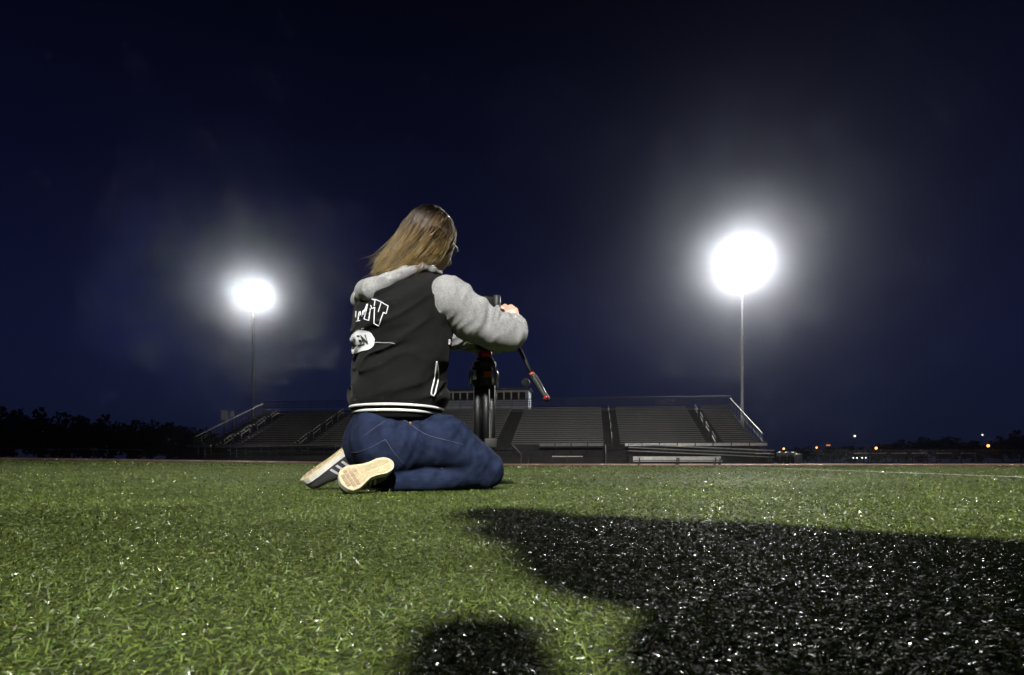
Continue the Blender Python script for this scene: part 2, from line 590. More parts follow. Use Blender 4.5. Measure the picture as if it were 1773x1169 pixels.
def build_turf():
    Vs, Fs, Cs, off = [], [], [], 0
    for a in ((290000, 0.20, 1.25, 0.42, 0.0011, 0.0045, 0.0105, 2, 0, 0.5),
              (330000, 0.75, 3.6, 0.35, 0.0018, 0.006, 0.0125, 2, 0.5, 1.6),
              (330000, 2.0, 16.0, 1.3, 0.0058, 0.011, 0.021, 1, 1.6, 3.0),
              (125000, 13.0, 38.5, 3.0, 0.028, 0.03, 0.06, 1, 3.0, 0)):
        V, F, C = blades(*a)
        Vs.append(V); Fs.append(F + off); Cs.append(C); off += len(V)
    V, F, C = np.concatenate(Vs), np.concatenate(Fs), np.concatenate(Cs)
    me = fast_mesh('turf_grass', V, F)
    at_ = me.color_attributes.new('tint', 'FLOAT_COLOR', 'POINT')
    at_.data.foreach_set('color', np.concatenate([C, np.ones((len(C), 1))], 1).astype(np.float32).ravel())
    o = link('turf_grass', me, M['turf'], None, True)
    o['kind'] = 'stuff'
build_turf()

# ------------------------------------------------------------------ the stand
A_ST = -math.atan(SLOPE)                              # turn of the stand
ST = Vector((21.8, 55.0, 0.0))                        # its front right corner
def u_of(px, v=0.0):
    """metres along the stand's front, leftwards from its right corner, from a photo column"""
    t = (px - CX) / FOC
    c, s_ = cos(A_ST), -sin(A_ST)
    return (ST.x + v * s_ - (ST.y + v * c) * t) / (c + s_ * t)
stand = thing('bleachers', 'long aluminium grandstand with rows of bench seats in front of the night sky', 'grandstand', ST, A_ST)
ROWS, RUN, Z0, RISE, WID = 21, 0.62, 1.80, 0.215, u_of(335)
aisles = [u_of(p) for p in (1240, 1060, 870, 693, 516, 385)]
AW = 0.75
edges, prev = [], 0.25
for a in aisles:
    edges.append((prev, a - AW)); prev = a + AW
edges.append((prev, WID - 0.25))
cube = MB().box(-0.5, 0.5, -0.5, 0.5, -0.5, 0.5).mesh('bench_seat')
cube.materials.append(M['alu'])
for (a, b) in edges:
    if b - a < 0.3:
        continue
    mb = MB()
    for r in range(ROWS):
        y, z = r * RUN, Z0 + r * RISE
        mb.box(-b, -a, y, y + RUN + 0.02, z - 0.62, z - 0.40)      # foot deck and riser of the row
    mb.build('deck_section', M['deck'], stand)
    for r in range(ROWS):
        o = bpy.data.objects.new('bench_seat', cube)
        COL.objects.link(o); o.parent = stand
        o.location = (-(a + b) / 2, r * RUN + 0.36, Z0 + r * RISE - 0.03 + random.uniform(-.006, .006))
        o.scale = (b - a, 0.24, 0.075)
for i, a in enumerate(aisles):
    mb = MB()
    for r in range(ROWS):
        z = Z0 + r * RISE
        mb.box(-a - AW + 0.004, -a + AW - 0.004, r * RUN, r * RUN + RUN + 0.02, z - 0.60, z - 0.42)
        mb.box(-a - AW + 0.01, -a + AW - 0.01, r * RUN - 0.30, r * RUN, z - 0.62, z - 0.52)
    mb.build('aisle_stair', M['deck'], stand)
    if i != 2:
        for k in range(0, ROWS - 3, 5):
            h = MB()
            y0, y1 = k * RUN + 0.3, (k + 3) * RUN
            z0, z1 = Z0 + k * RISE - 0.4, Z0 + (k + 3) * RISE - 0.4
            h.tube([(-a, y0, z0), (-a, y0, z0 + 0.85), (-a, y1, z1 + 0.85), (-a, y1, z1)], 0.025, 6)
            h.tube([(-a, y0, z0 + 0.45), (-a, y1, z1 + 0.45)], 0.02, 6)
            h.build('aisle_handrail', M['rail'], stand)
mb = MB()
for k in range(0, 12):                                  # steel frame under the seats
    x = -0.4 - k * (WID - 0.8) / 11
    for r in range(3, ROWS, 5):
        mb.box(x - 0.08, x + 0.08, r * RUN, r * RUN + 0.16, -0.6, Z0 + r * RISE - 0.65)
o = mb.build('support_frame', M['dark'], stand); o['kind'] = 'stuff'
MB().box(-WID, 0, 0.02, 0.14, -0.8, 1.14).build('front_skirting', M['darkwall'], stand)
YB = ROWS * RUN
mb = MB().box(-WID, 0, YB + 0.05, YB + 0.12, Z0 + ROWS * RISE - 0.5, Z0 + ROWS * RISE - 0.3)
for q in range(0, 28):
    x = -q * WID / 27
    mb.tube([(x, YB + 0.1, Z0 + ROWS * RISE - 0.5), (x, YB + 0.1, Z0 + ROWS * RISE + 0.85)], 0.03, 6)
for h in (0.1, 0.3, 0.5, 0.7):
    mb.box(-WID, 0, YB + 0.09, YB + 0.11, Z0 + ROWS * RISE + h, Z0 + ROWS * RISE + h + 0.05)
mb.build('back_guard', M['dark'], stand)
MB().tube([(-WID, YB + 0.1, Z0 + ROWS * RISE + 0.88), (0, YB + 0.1, Z0 + ROWS * RISE + 0.88)], 0.03, 6).build('back_top_rail', M['dark'], stand)
for x in (-WID + 0.05, -0.05):                           # sloping end rails
    mb = MB()
    mb.tube([(x, 0.2, Z0 + 0.75), (x, YB, Z0 + ROWS * RISE + 0.6)], 0.055, 6)
    mb.build('end_rail', M['rail'], stand)
    mb = MB()
    for k in range(0, ROWS + 1, 2):
        mb.tube([(x, k * RUN, Z0 + k * RISE - 0.6), (x, k * RUN, Z0 + k * RISE + 0.68)], 0.022, 6)
    for h in (0.1, 0.35):
        mb.tube([(x, 0, Z0 + h), (x, YB, Z0 + ROWS * RISE + h)], 0.012, 5)
    mb.build('end_guard', M['dark'], stand)
# front guard: panels between posts along the cross aisle, three gaps for the stairs
pan = [(0, u_of(1080)), (u_of(1045), u_of(935)), (u_of(860), u_of(700)), (u_of(680), u_of(385)), (u_of(378), WID)]
for (a, b) in pan:
    n = max(1, int(round((b - a) / 1.55)))
    for k in range(n):
        x0, x1 = a + (b - a) * k / n, a + (b - a) * (k + 1) / n
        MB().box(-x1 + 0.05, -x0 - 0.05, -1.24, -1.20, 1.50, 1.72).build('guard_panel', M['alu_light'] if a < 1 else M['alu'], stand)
        MB().tube([(-x0, -1.22, 0.6), (-x0, -1.22, 1.80)], 0.035, 6).build('guard_post', M['dark'], stand)
    MB().tube([(-b, -1.22, 1.80), (-a, -1.22, 1.80)], 0.03, 6).build('guard_rail', M['rail'], stand)
MB().box(-WID, 0, -1.26, 0.01, 0.62, 0.74).build('cross_aisle', M['deck'], stand)
MB().box(-WID, 0, -1.18, -1.10, -0.8, 0.60).build('aisle_skirting', M['darkwall'], stand)
# right hand ramp with sloping rails, and the dark mirror of it on the left
def ramp(xa, za, xb, zb, y, panel):
    mb = MB()
    L = [(xa, y - 1.3), (xa, y), (xb, y), (xb, y - 1.3)]
    mb.add([(*L[0], za), (*L[1], za), (*L[2], zb), (*L[3], zb), (*L[0], -0.8), (*L[1], -0.8), (*L[2], -0.8), (*L[3], -0.8)],
           [(0, 1, 2, 3), (4, 7, 6, 5), (0, 3, 7, 4), (1, 5, 6, 2), (0, 4, 5, 1), (2, 6, 7, 3)])
    mb.build('ramp_deck', M['darkwall'], stand)
    for h in (0.35, 0.62, 0.9):
        MB().tube([(xa, y - 1.34, za + h), (xb, y - 1.34, zb + h)], 0.04 if h < 0.8 else 0.06, 6).build('ramp_rail', panel, stand)
    for k in range(7):
        t = k / 6
        x, z = xa + (xb - xa) * t, za + (zb - za) * t
        MB().tube([(x, y - 1.34, z), (x, y - 1.34, z + 0.9)], 0.03, 6).build('ramp_post', M['dark'], stand)
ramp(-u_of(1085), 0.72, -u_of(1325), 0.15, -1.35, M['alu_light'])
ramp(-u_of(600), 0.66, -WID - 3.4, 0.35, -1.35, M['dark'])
for px in (905, 1062):                                   # stairs down from the cross aisle to the track
    u = u_of(px)
    mb = MB()
    for k in range(5):
        mb.box(-u - 0.7, -u + 0.7, -1.5 - 0.3 * k, -1.25 - 0.3 * k, -0.8, 0.62 - 0.14 * k)
    mb.build('front_stair', M['deck'], stand)
    MB().tube([(-u - 0.75, -1.3, 1.6), (-u - 0.75 + 0.9 * (px < 1000), -2.9, 0.85), (-u - 0.75 + 0.9 * (px < 1000), -2.9, -0.2)], 0.05, 6).build('stair_handrail', M['rail'], stand)

# press box on top of the stand
U0, U1 = u_of(915, YB + 0.3), u_of(742, YB + 0.3)
pb = thing('press_box', 'press box with a row of dark windows on top of the grandstand', 'press box',
           ST + Matrix.Rotation(A_ST, 3, 'Z') @ Vector((-U0, YB + 0.3, 0)), A_ST)
W = U1 - U0
MB().box(-W, 0, 0, 3.2, 5.0, 7.02).build('wall', M['boxwall'], pb)
MB().box(-W, 0, 0.02, 3.2, 8.0, 8.18).build('wall', M['boxwall'], pb)
MB().box(-W, 0, 2.9, 3.2, 7.02, 8.0).build('wall', M['boxwall'], pb)
MB().box(-0.3, 0, 0.02, 2.9, 7.02, 8.0).build('wall', M['boxwall'], pb)
MB().box(-W, -W + 0.3, 0.02, 2.9, 7.02, 8.0).build('wall', M['boxwall'], pb)
MB().box(-W - 0.2, 0.25, -0.35, 3.4, 8.18, 8.36).build('roof', M['dark'], pb)
nw = 13
for k in range(nw):
    x0, x1 = -W + 0.3 + (W - 0.6) * k / nw, -W + 0.3 + (W - 0.6) * (k + 1) / nw
    f = MB().box(x0, x0 + 0.10, 0, 0.12, 7.02, 8.0).box(x1 - 0.04, x1 - 0.002, 0, 0.12, 7.02, 8.0).box(x0 + 0.10, x1 - 0.04, 0.0, 0.12, 7.02, 7.09).box(x0 + 0.10, x1 - 0.04, 0.0, 0.12, 7.93, 8.0).build('window', M['boxframe'], pb)
    MB().box(x0 + 0.10, x1 - 0.04, 0.05, 0.07, 7.09, 7.93).build('pane', M['glass'], f)
for k in range(10):
    x = -W + W * (k + 0.5) / 10
    MB().box(x - 0.45 * W / 10, x + 0.45 * W / 10, -0.03, -0.002, 5.9, 6.9).build('siding_panel', M['boxwall'], pb)
hn = thing('loudspeaker_horn', 'dark loudspeaker at the right end of the press box roof', 'loudspeaker',
           pb.location + Matrix.Rotation(A_ST, 3, 'Z') @ Vector((-0.3, 0.3, 8.36)), A_ST)
MB().tube([(0, 0, 0), (0, 0, 0.35)], 0.05, 8).build('bracket', M['dark'], hn)
MB().lathe([(0.12, 0.35), (0.18, 0.2), (0.34, -0.1), (0.46, -0.3), (0.42, -0.3), (0.1, 0.1)], 14, 'y', (0, 0, 0.62)).build('horn', M['steel'], hn, True)

# ------------------------------------------------------------------ floodlight poles
def make_flood(label, loc, aim, power, spot_deg, blend, group):
    H = 22.6
    d = Vector(aim) - Vector((loc[0], loc[1], H))
    rz = atan2(d.y, d.x) + pi / 2                       # lamps look along local -y
    t = thing('floodlight_pole', label, 'floodlight', (loc[0], loc[1], 0), rz, group)
    MB().lathe([(0.26, -0.6), (0.26, 0.3), (0.20, 0.32), (0.14, H * 0.6), (0.09, H + 1.2)], 14).build('pole', M['polewood'], t, True)
    for zz in (H - 0.9, H, H + 0.9):
        MB().box(-1.6, 1.6, 0.18, 0.30, zz - 0.07, zz + 0.07).build('crossarm', M['steel'], t)
    tilt = math.atan2(H, Vector((d.x, d.y)).length)
    hous = MB().lathe([(0.06, 0.34), (0.16, 0.32), (0.26, 0.16), (0.36, -0.08), (0.38, -0.16), (0.35, -0.16)], 18, 'y').mesh('lamp')
    hous.polygons.foreach_set('use_smooth', np.ones(len(hous.polygons), dtype=bool))
    hous.materials.append(M['dark'])
    lens = MB().lathe([(0.02, -0.20), (0.2, -0.19), (0.345, -0.165), (0.345, -0.14)], 18, 'y').mesh('lens')
    lens.materials.append(M['lens'])
    for zz in (H - 0.9, H, H + 0.9):
        for q in range(4):
            x = -1.26 + q * 0.84
            lm = bpy.data.objects.new('lamp', hous); COL.objects.link(lm); lm.parent = t
            lm.location = (x, -0.08, zz - 0.02); lm.rotation_euler = (tilt, 0, 0)
            ln = bpy.data.objects.new('lens', lens); COL.objects.link(ln); ln.parent = lm
    ld = bpy.data.lights.new('floodlight_beam', 'SPOT')
    ld.energy = power
    ld.color = (1.0, 0.985, 0.945)
    ld.spot_size = radians(spot_deg)
    ld.spot_blend = blend
    ld.shadow_soft_size = 0.9
    lo = bpy.data.objects.new('floodlight_beam', ld); COL.objects.link(lo)
    lo.parent = t
    lo.location = (0, -1.2, H - 0.3)
    lo.rotation_euler = (pi / 2 - tilt, 0, 0)
    lo.rotation_euler = (Vector((0, -cos(tilt), -sin(tilt)))).to_track_quat('-Z', 'Y').to_euler()
    return t
GF = 'floodlight poles round the field'
p = at(1285, 800, 72.0); make_flood('nearer, brighter lit floodlight pole beside the right end of the grandstand', (p.x, p.y), (6, 5, 0), FRONT_POWER, 178, 0.4, GF)
p = at(438, 800, 85.6); make_flood('farther, smaller lit floodlight pole behind the left end of the grandstand', (p.x, p.y), (-3, 5, 0), FRONT_POWER * 0.13, 178, 0.4, GF)
make_flood('lit floodlight pole behind the camera that throws the long shadows', (1.4, -26.9), (0.6, 15.0, 0), KEY_POWER * 1.2, 49, 1.0, GF)

# ------------------------------------------------------------------ trackside things
def bench_seat_row():
    Y = 43.0
    a, b = at(1096, 806, Y), at(1248, 806, Y)
    z = gz((a.x + b.x) / 2, Y)
    L = b.x - a.x
    t = thing('team_bench', 'long aluminium team bench with backrest on the near side of the track', 'bench', (a.x, Y, z + 0.10), -0.02)
    for x in (0.4, L * 0.49, L * 0.51, L - 0.45, L - 0.15):
        MB().box(x - 0.035, x + 0.035, -0.26, 0.2, -0.08, 0.0).box(x - 0.035, x + 0.035, 0.121, 0.2, 0.0, 0.46).box(x - 0.035, x + 0.035, -0.26, -0.201, 0.0, 0.40).build('leg', M['dark'], t)
    MB().box(0, L, -0.2, 0.1, 0.14, 0.19).build('seat', M['white'], t)
    MB().box(0.02, L, 0.08, 0.12, 0.24, 0.48).build('backrest', M['alu_light'], t)
bench_seat_row()

def make_hurdle():
    t = thing('hurdle', '', 'hurdle', (0, 0, 0), 0, 'hurdles standing along the track')
    MB().box(-0.59, 0.59, -0.012, 0.012, 0.0, 0.07).build('top_bar', M['white'], t, loc=(0, 0, 0.78))
    for s_ in (-1, 1):
        MB().box(s_ * 0.56 - 0.025, s_ * 0.56 + 0.025, 0.013, 0.05, 0.03, 0.85).build('upright', M['dark'], t)
        MB().box(s_ * 0.56 - 0.03, s_ * 0.56 + 0.03, -0.05, 0.65, -0.0, 0.03).build('foot', M['dark'], t)
    return t
h0 = make_hurdle()
hx = [969, 996, 1321, 1492, 1522, 1557, 1593, 1635, 1677]
hl_ = ['left hurdle of the two in front of the middle of the grandstand', 'right hurdle of the two in front of the middle of the grandstand',
       'single hurdle in front of the ramp at the right end of the grandstand', 'hurdle just above the car headlights, first of the row of six',
       'second hurdle from the left in the row of six', 'third hurdle from the left in the row of six', 'fourth hurdle from the left in the row of six',
       'fifth hurdle from the left in the row of six', 'rightmost hurdle in the row of six']
for i, (px, lb) in enumerate(zip(hx, hl_)):
    o = h0 if i == 0 else copy_tree(h0)
    Y = 50.0
    x = (px - CX) / FOC * Y
    o.location = (x, Y, gz(x, Y) - 0.01)
    if i < 2:
        o.location.z -= 0.22
    o['label'] = lb

# pale bins and an upright mat at the right end of the stand
def make_bin():
    t = thing('storage_bin', '', 'bin', (0, 0, 0), 0, 'round bins at the right end of the stand')
    MB().lathe([(0.2, 0), (0.22, 0.02), (0.25, 0.62), (0.24, 0.63)], 14).build('body', M['dark'], t, True)
    MB().lathe([(0.27, 0.62), (0.275, 0.70), (0.26, 0.92), (0.16, 1.0), (0.02, 1.02)], 14).build('lid', M['alu'], t, True)
    return t
b0 = make_bin()
for i, (px, lb) in enumerate([(1350.5, 'left of three pale lidded bins at the right end of the grandstand'), (1362.5, 'middle one of three pale lidded bins at the right end of the grandstand'), (1374, 'right of three pale lidded bins at the right end of the grandstand')]):
    o = b0 if i == 0 else copy_tree(b0)
    Y = 53.5; x = (px - CX) / FOC * Y
    o.location = (x, Y, gz(x, Y) - 0.05); o['label'] = lb
Y = 52.6; x = (1382 - CX) / FOC * Y
t = thing('landing_mat', 'pale rounded foam mat standing upright beside the three bins', 'mat', (x, Y, gz(x, Y)), 0)
MB().box(-0.27, 0.27, -0.3, 0.3, -0.05, 0.78, 0.12).build('mat_cover', M['alu'], t, True)
MB().box(-0.2, 0.2, -0.315, -0.302, 0.3, 0.36).build('strap', M['dark'], t)

# two white panels above the left end of the stand
for (px, py, w, h, lb) in ((388, 719, 0.75, 1.2, 'wider of two pale panels on posts above the left end of the grandstand'), (402, 717, 0.42, 0.75, 'narrower of two pale panels on posts above the left end of the grandstand')):
    p = at(px, py, 80)
    t = thing('pale_sign', lb, 'sign', (p.x, p.y, 0), 0, 'panels left of the stand')
    MB().box(-0.06, 0.06, 0.03, 0.15, -0.5, p.z + h / 2).build('post', M['dark'], t)
    MB().box(-w / 2, w / 2, -0.05, 0.03, p.z - h / 2, p.z + h / 2).build('panel', M['alu_light'], t)
p = at(161, 778, 70)
t = thing('sign_board', 'small pale board on a post in front of the dark trees', 'sign', (p.x, p.y, gz(p.x, p.y)), 0)
MB().box(-0.04, 0.04, 0.02, 0.08, -0.2, p.z - gz(p.x, p.y)).build('post', M['dark'], t)
MB().box(-0.36, 0.36, -0.02, 0.02, p.z - gz(p.x, p.y) - 0.15, p.z - gz(p.x, p.y) + 0.15).build('board', M['alu'], t)

# fence right of the stand
def fence(x0, x1, Y, label):
    t = thing('chain_link_fence', label, 'fence', (x0, Y, 0), 0)
    n = int((x1 - x0) / 2.6)
    post = MB().tube([(0, 0, -0.5), (0, 0, 1.25)], 0.03, 6).mesh('post'); post.materials.append(M['dark'])
    for k in range(n + 1):
        o = bpy.data.objects.new('post', post); COL.objects.link(o); o.parent = t
        o.location = ((x1 - x0) * k / n, 0, gz(x0 + (x1 - x0) * k / n, Y))
    MB().tube([(0, 0, 1.22 + gz(x0, Y)), (x1 - x0, 0, 1.22 + gz(x1, Y))], 0.02, 6).build('top_rail', M['steel'], t)
    mb = MB()
    L = x1 - x0
    z0, z1 = gz(x0, Y), gz(x1, Y)
    for k in range(int(L / 0.35)):
        for sg in (1, -1):
            a = 0.35 * k
            b = a + sg * 1.15
            if 0 <= b <= L:
                mb.tube([(a, 0.03, z0 + (z1 - z0) * a / L + 0.05), (b, 0.03, z0 + (z1 - z0) * b / L + 1.2)], 0.004, 3, cap=False)
    o = mb.build('wire_mesh', M['dark'], t); o['kind'] = 'stuff'
fence(27.5, 56.0, 60.0, 'low chain link fence with a thin top rail right of the grandstand')
fence(-60.0, -36.5, 68.0, 'low chain link fence in front of the dark trees left of the grandstand')

# ------------------------------------------------------------------ far lights, cars, trees
def street_lamp(px, py, Y, r, m, label, kind):
    p = at(px, py, Y)
    t = thing('street_lamp', label, 'street lamp', (p.x, p.y, 0), 0, 'street lamps beyond the field')
    MB().tube([(0, 0.3, -0.5), (0, 0.3, p.z + 0.35), (0, 0.15, p.z + r + 0.2), (0, 0, p.z + r + 0.05)], 0.07, 6).build('pole', M['dark'], t)
    if kind == 'globe':
        MB().lathe([(0.02, -r), (r * 0.7, -r * 0.72), (r, 0), (r * 0.7, r * 0.72), (0.02, r)], 12, 'z', (0, 0, p.z)).build('lamp_globe', m, t, True)
    else:
        MB().box(-r * 2.2, r * 2.2, -r * 0.6, r * 0.6, p.z - r * 0.6, p.z + r * 0.6).build('lamp_strip', m, t)
    MB().lathe([(r * 0.5, p.z + r * 0.9), (r * 0.35, p.z + r + 0.1), (0.02, p.z + r + 0.12)], 10).build('cap', M['dark'], t)
street_lamp(1357, 777, 100, 0.15, M['sodium'], 'small orange lamp close behind the right end of the grandstand', 'globe')
street_lamp(1414, 775, 250, 0.36, M['sodium'], 'orange globe lamp, first to the right of the grandstand', 'globe')
street_lamp(1434, 771, 250, 0.34, M['sodium_dim'], 'dim flat orange strip lamp between two orange globes', 'strip')
street_lamp(1517, 776, 250, 0.50, M['sodium'], 'orange globe lamp right of the car headlights', 'globe')
street_lamp(1480, 755, 260, 0.42, M['mercury'], 'white street lamp standing high above the car headlights', 'globe')
street_lamp(1701, 753, 260, 0.30, M['mercury'], 'small white street lamp above the rightmost orange globe', 'globe')
street_lamp(1711, 772, 250, 0.54, M['sodium'], 'rightmost and largest orange globe lamp before the trees', 'globe')

M['carpaint'] = mat('dark_car_paint', (0.015, 0.016, 0.02), 0.3)
M['tyre'] = mat('tyre_rubber', (0.012, 0.012, 0.012), 0.8)
def make_car():
    t = thing('parked_car', '', 'car', (0, 0, 0), 0, 'cars with headlights on')
    def hull(prof, w0, w1):
        mb = MB(); n = len(prof); vs = []
        for s_ in (-1, 1):
            vs += [(s_ * (w0 if z < 0.95 else w1), y, z) for (y, z) in prof]
        return mb.add(vs, [tuple(range(n)), tuple(range(2 * n - 1, n - 1, -1))] + [(i, n + i, n + (i + 1) % n, (i + 1) % n) for i in range(n)])
    hull([(-2.2, 0.3), (-2.25, 0.6), (-2.1, 0.82), (-1.0, 0.94), (1.9, 0.94), (2.2, 0.85), (2.25, 0.4), (2.1, 0.28)], 0.9, 0.9).build('body', M['carpaint'], t)
    hull([(-0.95, 0.945), (-0.25, 1.42), (1.2, 1.44), (1.85, 0.945)], 0.84, 0.66).build('cabin', M['carpaint'], t)
    MB().add([(-0.78, -0.95, 0.985), (0.78, -0.95, 0.985), (0.6, -0.315, 1.41), (-0.6, -0.315, 1.41)], [(0, 1, 2, 3)]).build('windscreen', M['glass'], t)
    for sx in (-1, 1):
        for y in (-1.4, 1.35):
            MB().lathe([(0.2, -0.1), (0.32, -0.1), (0.33, 0.0), (0.32, 0.1), (0.2, 0.1)], 14, 'x', (sx * 0.82, y, 0.33)).build('wheel', M['tyre'], t)
        MB().lathe([(0.02, -0.06), (0.17, -0.05), (0.19, 0.0), (0.17, 0.05)], 12, 'y', (sx * 0.64, -2.2, 0.66)).build('headlight', M['headlight'], t)
    MB().box(-0.85, 0.85, -2.31, -2.2, 0.36, 0.5, 0.03).build('bumper', M['dark'], t)
    return t
c0 = make_car()
for i, (px, lb) in enumerate([(1475, 'left of the two dark cars facing the field with headlights on'), (1490, 'right of the two dark cars facing the field with headlights on')]):
    o = c0 if i == 0 else copy_tree(c0)
    Y = 228.0
    p = at(px, 793, Y)
    o.location = (p.x, Y, p.z - 0.66); o['label'] = lb

def crown_mesh(seed, n=900):
    r = np.random.default_rng(seed)
    cl = r.normal(0, 1, (26, 3)); cl /= np.linalg.norm(cl, axis=1)[:, None]
    cl *= (0.25 + 0.6 * r.random((26, 1)))
    cl[:, 2] *= 0.85
    k = r.integers(0, 26, n)
    d = r.normal(0, 1, (n, 3)); d /= np.linalg.norm(d, axis=1)[:, None]
    P = cl[k] + d * (0.30 * r.random((n, 1)) ** 0.5)
    a = r.normal(0, 1, (n, 3)); a /= np.linalg.norm(a, axis=1)[:, None]
    b = np.cross(a, r.normal(0, 1, (n, 3))); b /= np.linalg.norm(b, axis=1)[:, None]
    s_ = 0.07 + 0.06 * r.random((n, 1))
    V = np.stack([P - a * s_, P + b * s_ * 0.6, P + a * s_, P - b * s_ * 0.6], 1).reshape(-1, 3)
    me = fast_mesh('crown', V, np.arange(4 * n).reshape(-1, 4))
    me.materials.append(M['leaf'])
    return me
crowns = [crown_mesh(s_) for s_ in (1, 2, 3)]
tm = MB().tube([(0, 0, -0.1), (0.02, 0, 0.5), (0, 0.02, 1.0)], [0.045, 0.032, 0.014], 8)
for k in range(5):
    a = k * 1.3
    tm.tube([(0.01, 0, 0.4 + 0.09 * k), (0.17 * cos(a), 0.17 * sin(a), 0.56 + 0.09 * k), (0.3 * cos(a), 0.3 * sin(a), 0.68 + 0.08 * k)], [0.016, 0.01, 0.004], 5)
trunk_me = tm.mesh('trunk'); trunk_me.materials.append(M['bark'])
def tree(px, top, Y, wpx, label, group, i):
    p = at(px, top, Y)
    H = p.z + 0.3
    t = thing('tree', label, 'tree', (p.x, p.y, -0.3), random.uniform(0, 6), group)
    tk = bpy.data.objects.new('trunk', trunk_me); COL.objects.link(tk); tk.parent = t
    tk.scale = (H * 0.8,) * 3
    c = bpy.data.objects.new('crown', crowns[i % 3]); COL.objects.link(c); c.parent = t
    w = wpx / FOC * Y / 2
    c.location = (0, 0, H * 0.47); c.scale = (w * 1.1, w * 1.1, H * 0.56)
ords = ['first', 'second', 'third', 'fourth', 'fifth', 'sixth', 'seventh', 'eighth', 'ninth', 'tenth', 'eleventh', 'twelfth', 'thirteenth', 'fourteenth', 'fifteenth', 'sixteenth']
left = [(-30, 684), (22, 690), (68, 692), (112, 697), (152, 706), (190, 705), (228, 712), (262, 716), (296, 720), (330, 722), (362, 728), (398, 738)]
for i, (px, tp) in enumerate(left):
    tree(px, tp + 7, 104 + (i * 7) % 13, 78, f'dark tree in the row left of the grandstand, {ords[i]} from the left', 'trees left of the grandstand', i)
right = [(1345, 776), (1398, 771), (1440, 772), (1478, 768), (1520, 766), (1556, 759), (1590, 752), (1628, 751), (1664, 755), (1700, 758), (1736, 752), (1768, 741), (1802, 735)]
for i, (px, tp) in enumerate(right):
    tree(px, tp, 275 + (i * 11) % 17, 60, f'dark tree in the row beyond the right side of the field, {ords[i]} from the left', 'trees beyond the right side of the field', i)

# ------------------------------------------------------------------ the kneeling person
PHI = radians(25)                                      # heading: to the right and away
OX, OY = -0.495, 2.46
cp, sp = cos(PHI), sin(PHI)
def L(px, py, l=0.0):
    """photo pixel + metres left of the person's middle plane -> the person's own frame (forward, left, up)"""
    t = (px - CX) / FOC
    s_ = (t * (OY + l * cp) - OX + l * sp) / (cp - t * sp)
    Yd = OY + s_ * sp + l * cp
    return np.array([s_, l, CAMH + (HY - py) / FOC * Yd])
def w2l(v):
    v = Vector(v)
    return np.array([v.x * cp + v.y * sp, -v.x * sp + v.y * cp, v.z])
def px_ray(px, py):
    """ray through a photo pixel in the person's frame"""
    o = w2l(Vector((0 - OX, 0 - OY, CAMH)))
    d = w2l(Vector(((px - CX) / FOC, 1.0, (HY - py) / FOC)))
    return Vector(o), Vector(d).normalized()

person = thing('person', 'person in black jacket with grey sleeves and blue jeans kneeling on the turf', 'person', (OX, OY, 0), PHI)

M['skin'] = mat('skin', (0.52, 0.32, 0.235), 0.5, var=0.07, scale=60, bump=0.1, bscale=400, bdist=0.0005)
M['skin'].node_tree.nodes['Principled BSDF'].inputs['Subsurface Weight'].default_value = 0.06
M['jacket'] = mat('black_fleece', (0.0092, 0.0092, 0.0095), 0.95, spec=0.08, var=0.25, scale=300, bump=0.35, bscale=900, sheen=0.03, bdist=0.0006)
M['rib'] = mat('black_ribbed_knit', (0.012, 0.012, 0.012), 0.9, spec=0.2, bump=0.8, bscale=120, stretch=(6, 6, 0.05))
M['sleeve'] = mat('grey_heather_fleece', (0.255, 0.255, 0.253), 0.92, spec=0.15, var=0.22, scale=140, bump=0.5, bscale=300, sheen=0.15, bdist=0.0006)
M['denim'] = mat('blue_denim', (0.0072, 0.0112, 0.029), 0.9, spec=0.12, color2=(0.0185, 0.0275, 0.061), scale=26, bump=0.35, bscale=1400, bdist=0.0006, detail=8)
M['stitch'] = mat('denim_stitching', (0.085, 0.095, 0.14), 0.8)
M['brass'] = mat('brass_rivet', (0.5, 0.33, 0.1), 0.35, 0.9)
M['thread'] = mat('white_print', (0.88, 0.88, 0.90), 0.7)
M['ink'] = mat('dark_print', (0.03, 0.025, 0.04), 0.8)
M['hem_white'] = mat('white_rib_stripe', (0.75, 0.74, 0.72), 0.85)
M['gum'] = mat('gum_sole', (0.46, 0.375, 0.215), 0.6, var=0.15, scale=60)
M['gum_pale'] = mat('pale_gum_tread', (0.52, 0.45, 0.29), 0.6, var=0.12, scale=90)
M['gum_dirty'] = mat('worn_tread', (0.34, 0.245, 0.15), 0.65, var=0.2, scale=80)
M['midsole'] = mat('white_midsole', (0.60, 0.58, 0.54), 0.55, var=0.12, scale=50)
M['suede'] = mat('black_suede', (0.016, 0.016, 0.017), 0.8, var=0.3, scale=100, sheen=0.2)
M['stripe'] = mat('pale_stripe', (0.42, 0.42, 0.42), 0.6)

def bvh_of(VF):
    V, F = VF
    return BVHTree.FromPolygons([tuple(v) for v in V], [tuple(int(i) for i in f) for f in F])

# --- body: head, neck, trunk, arms, hands and legs in one skin -----------------------
HC = L(746, 413, 0.0)                                   # middle of the skull
ha, hp = radians(24), radians(-22)                      # head turned away from the lens and bowed
hf = np.array([cos(ha) * cos(hp), sin(ha) * cos(hp), sin(hp)])
hs = np.array([-sin(ha), cos(ha), 0.0])
hu = np.cross(hf, hs)
HR = np.stack([hf, hs, hu], 1)
def Hd(f, s_, u):
    return HC + hf * f + hs * s_ + hu * u

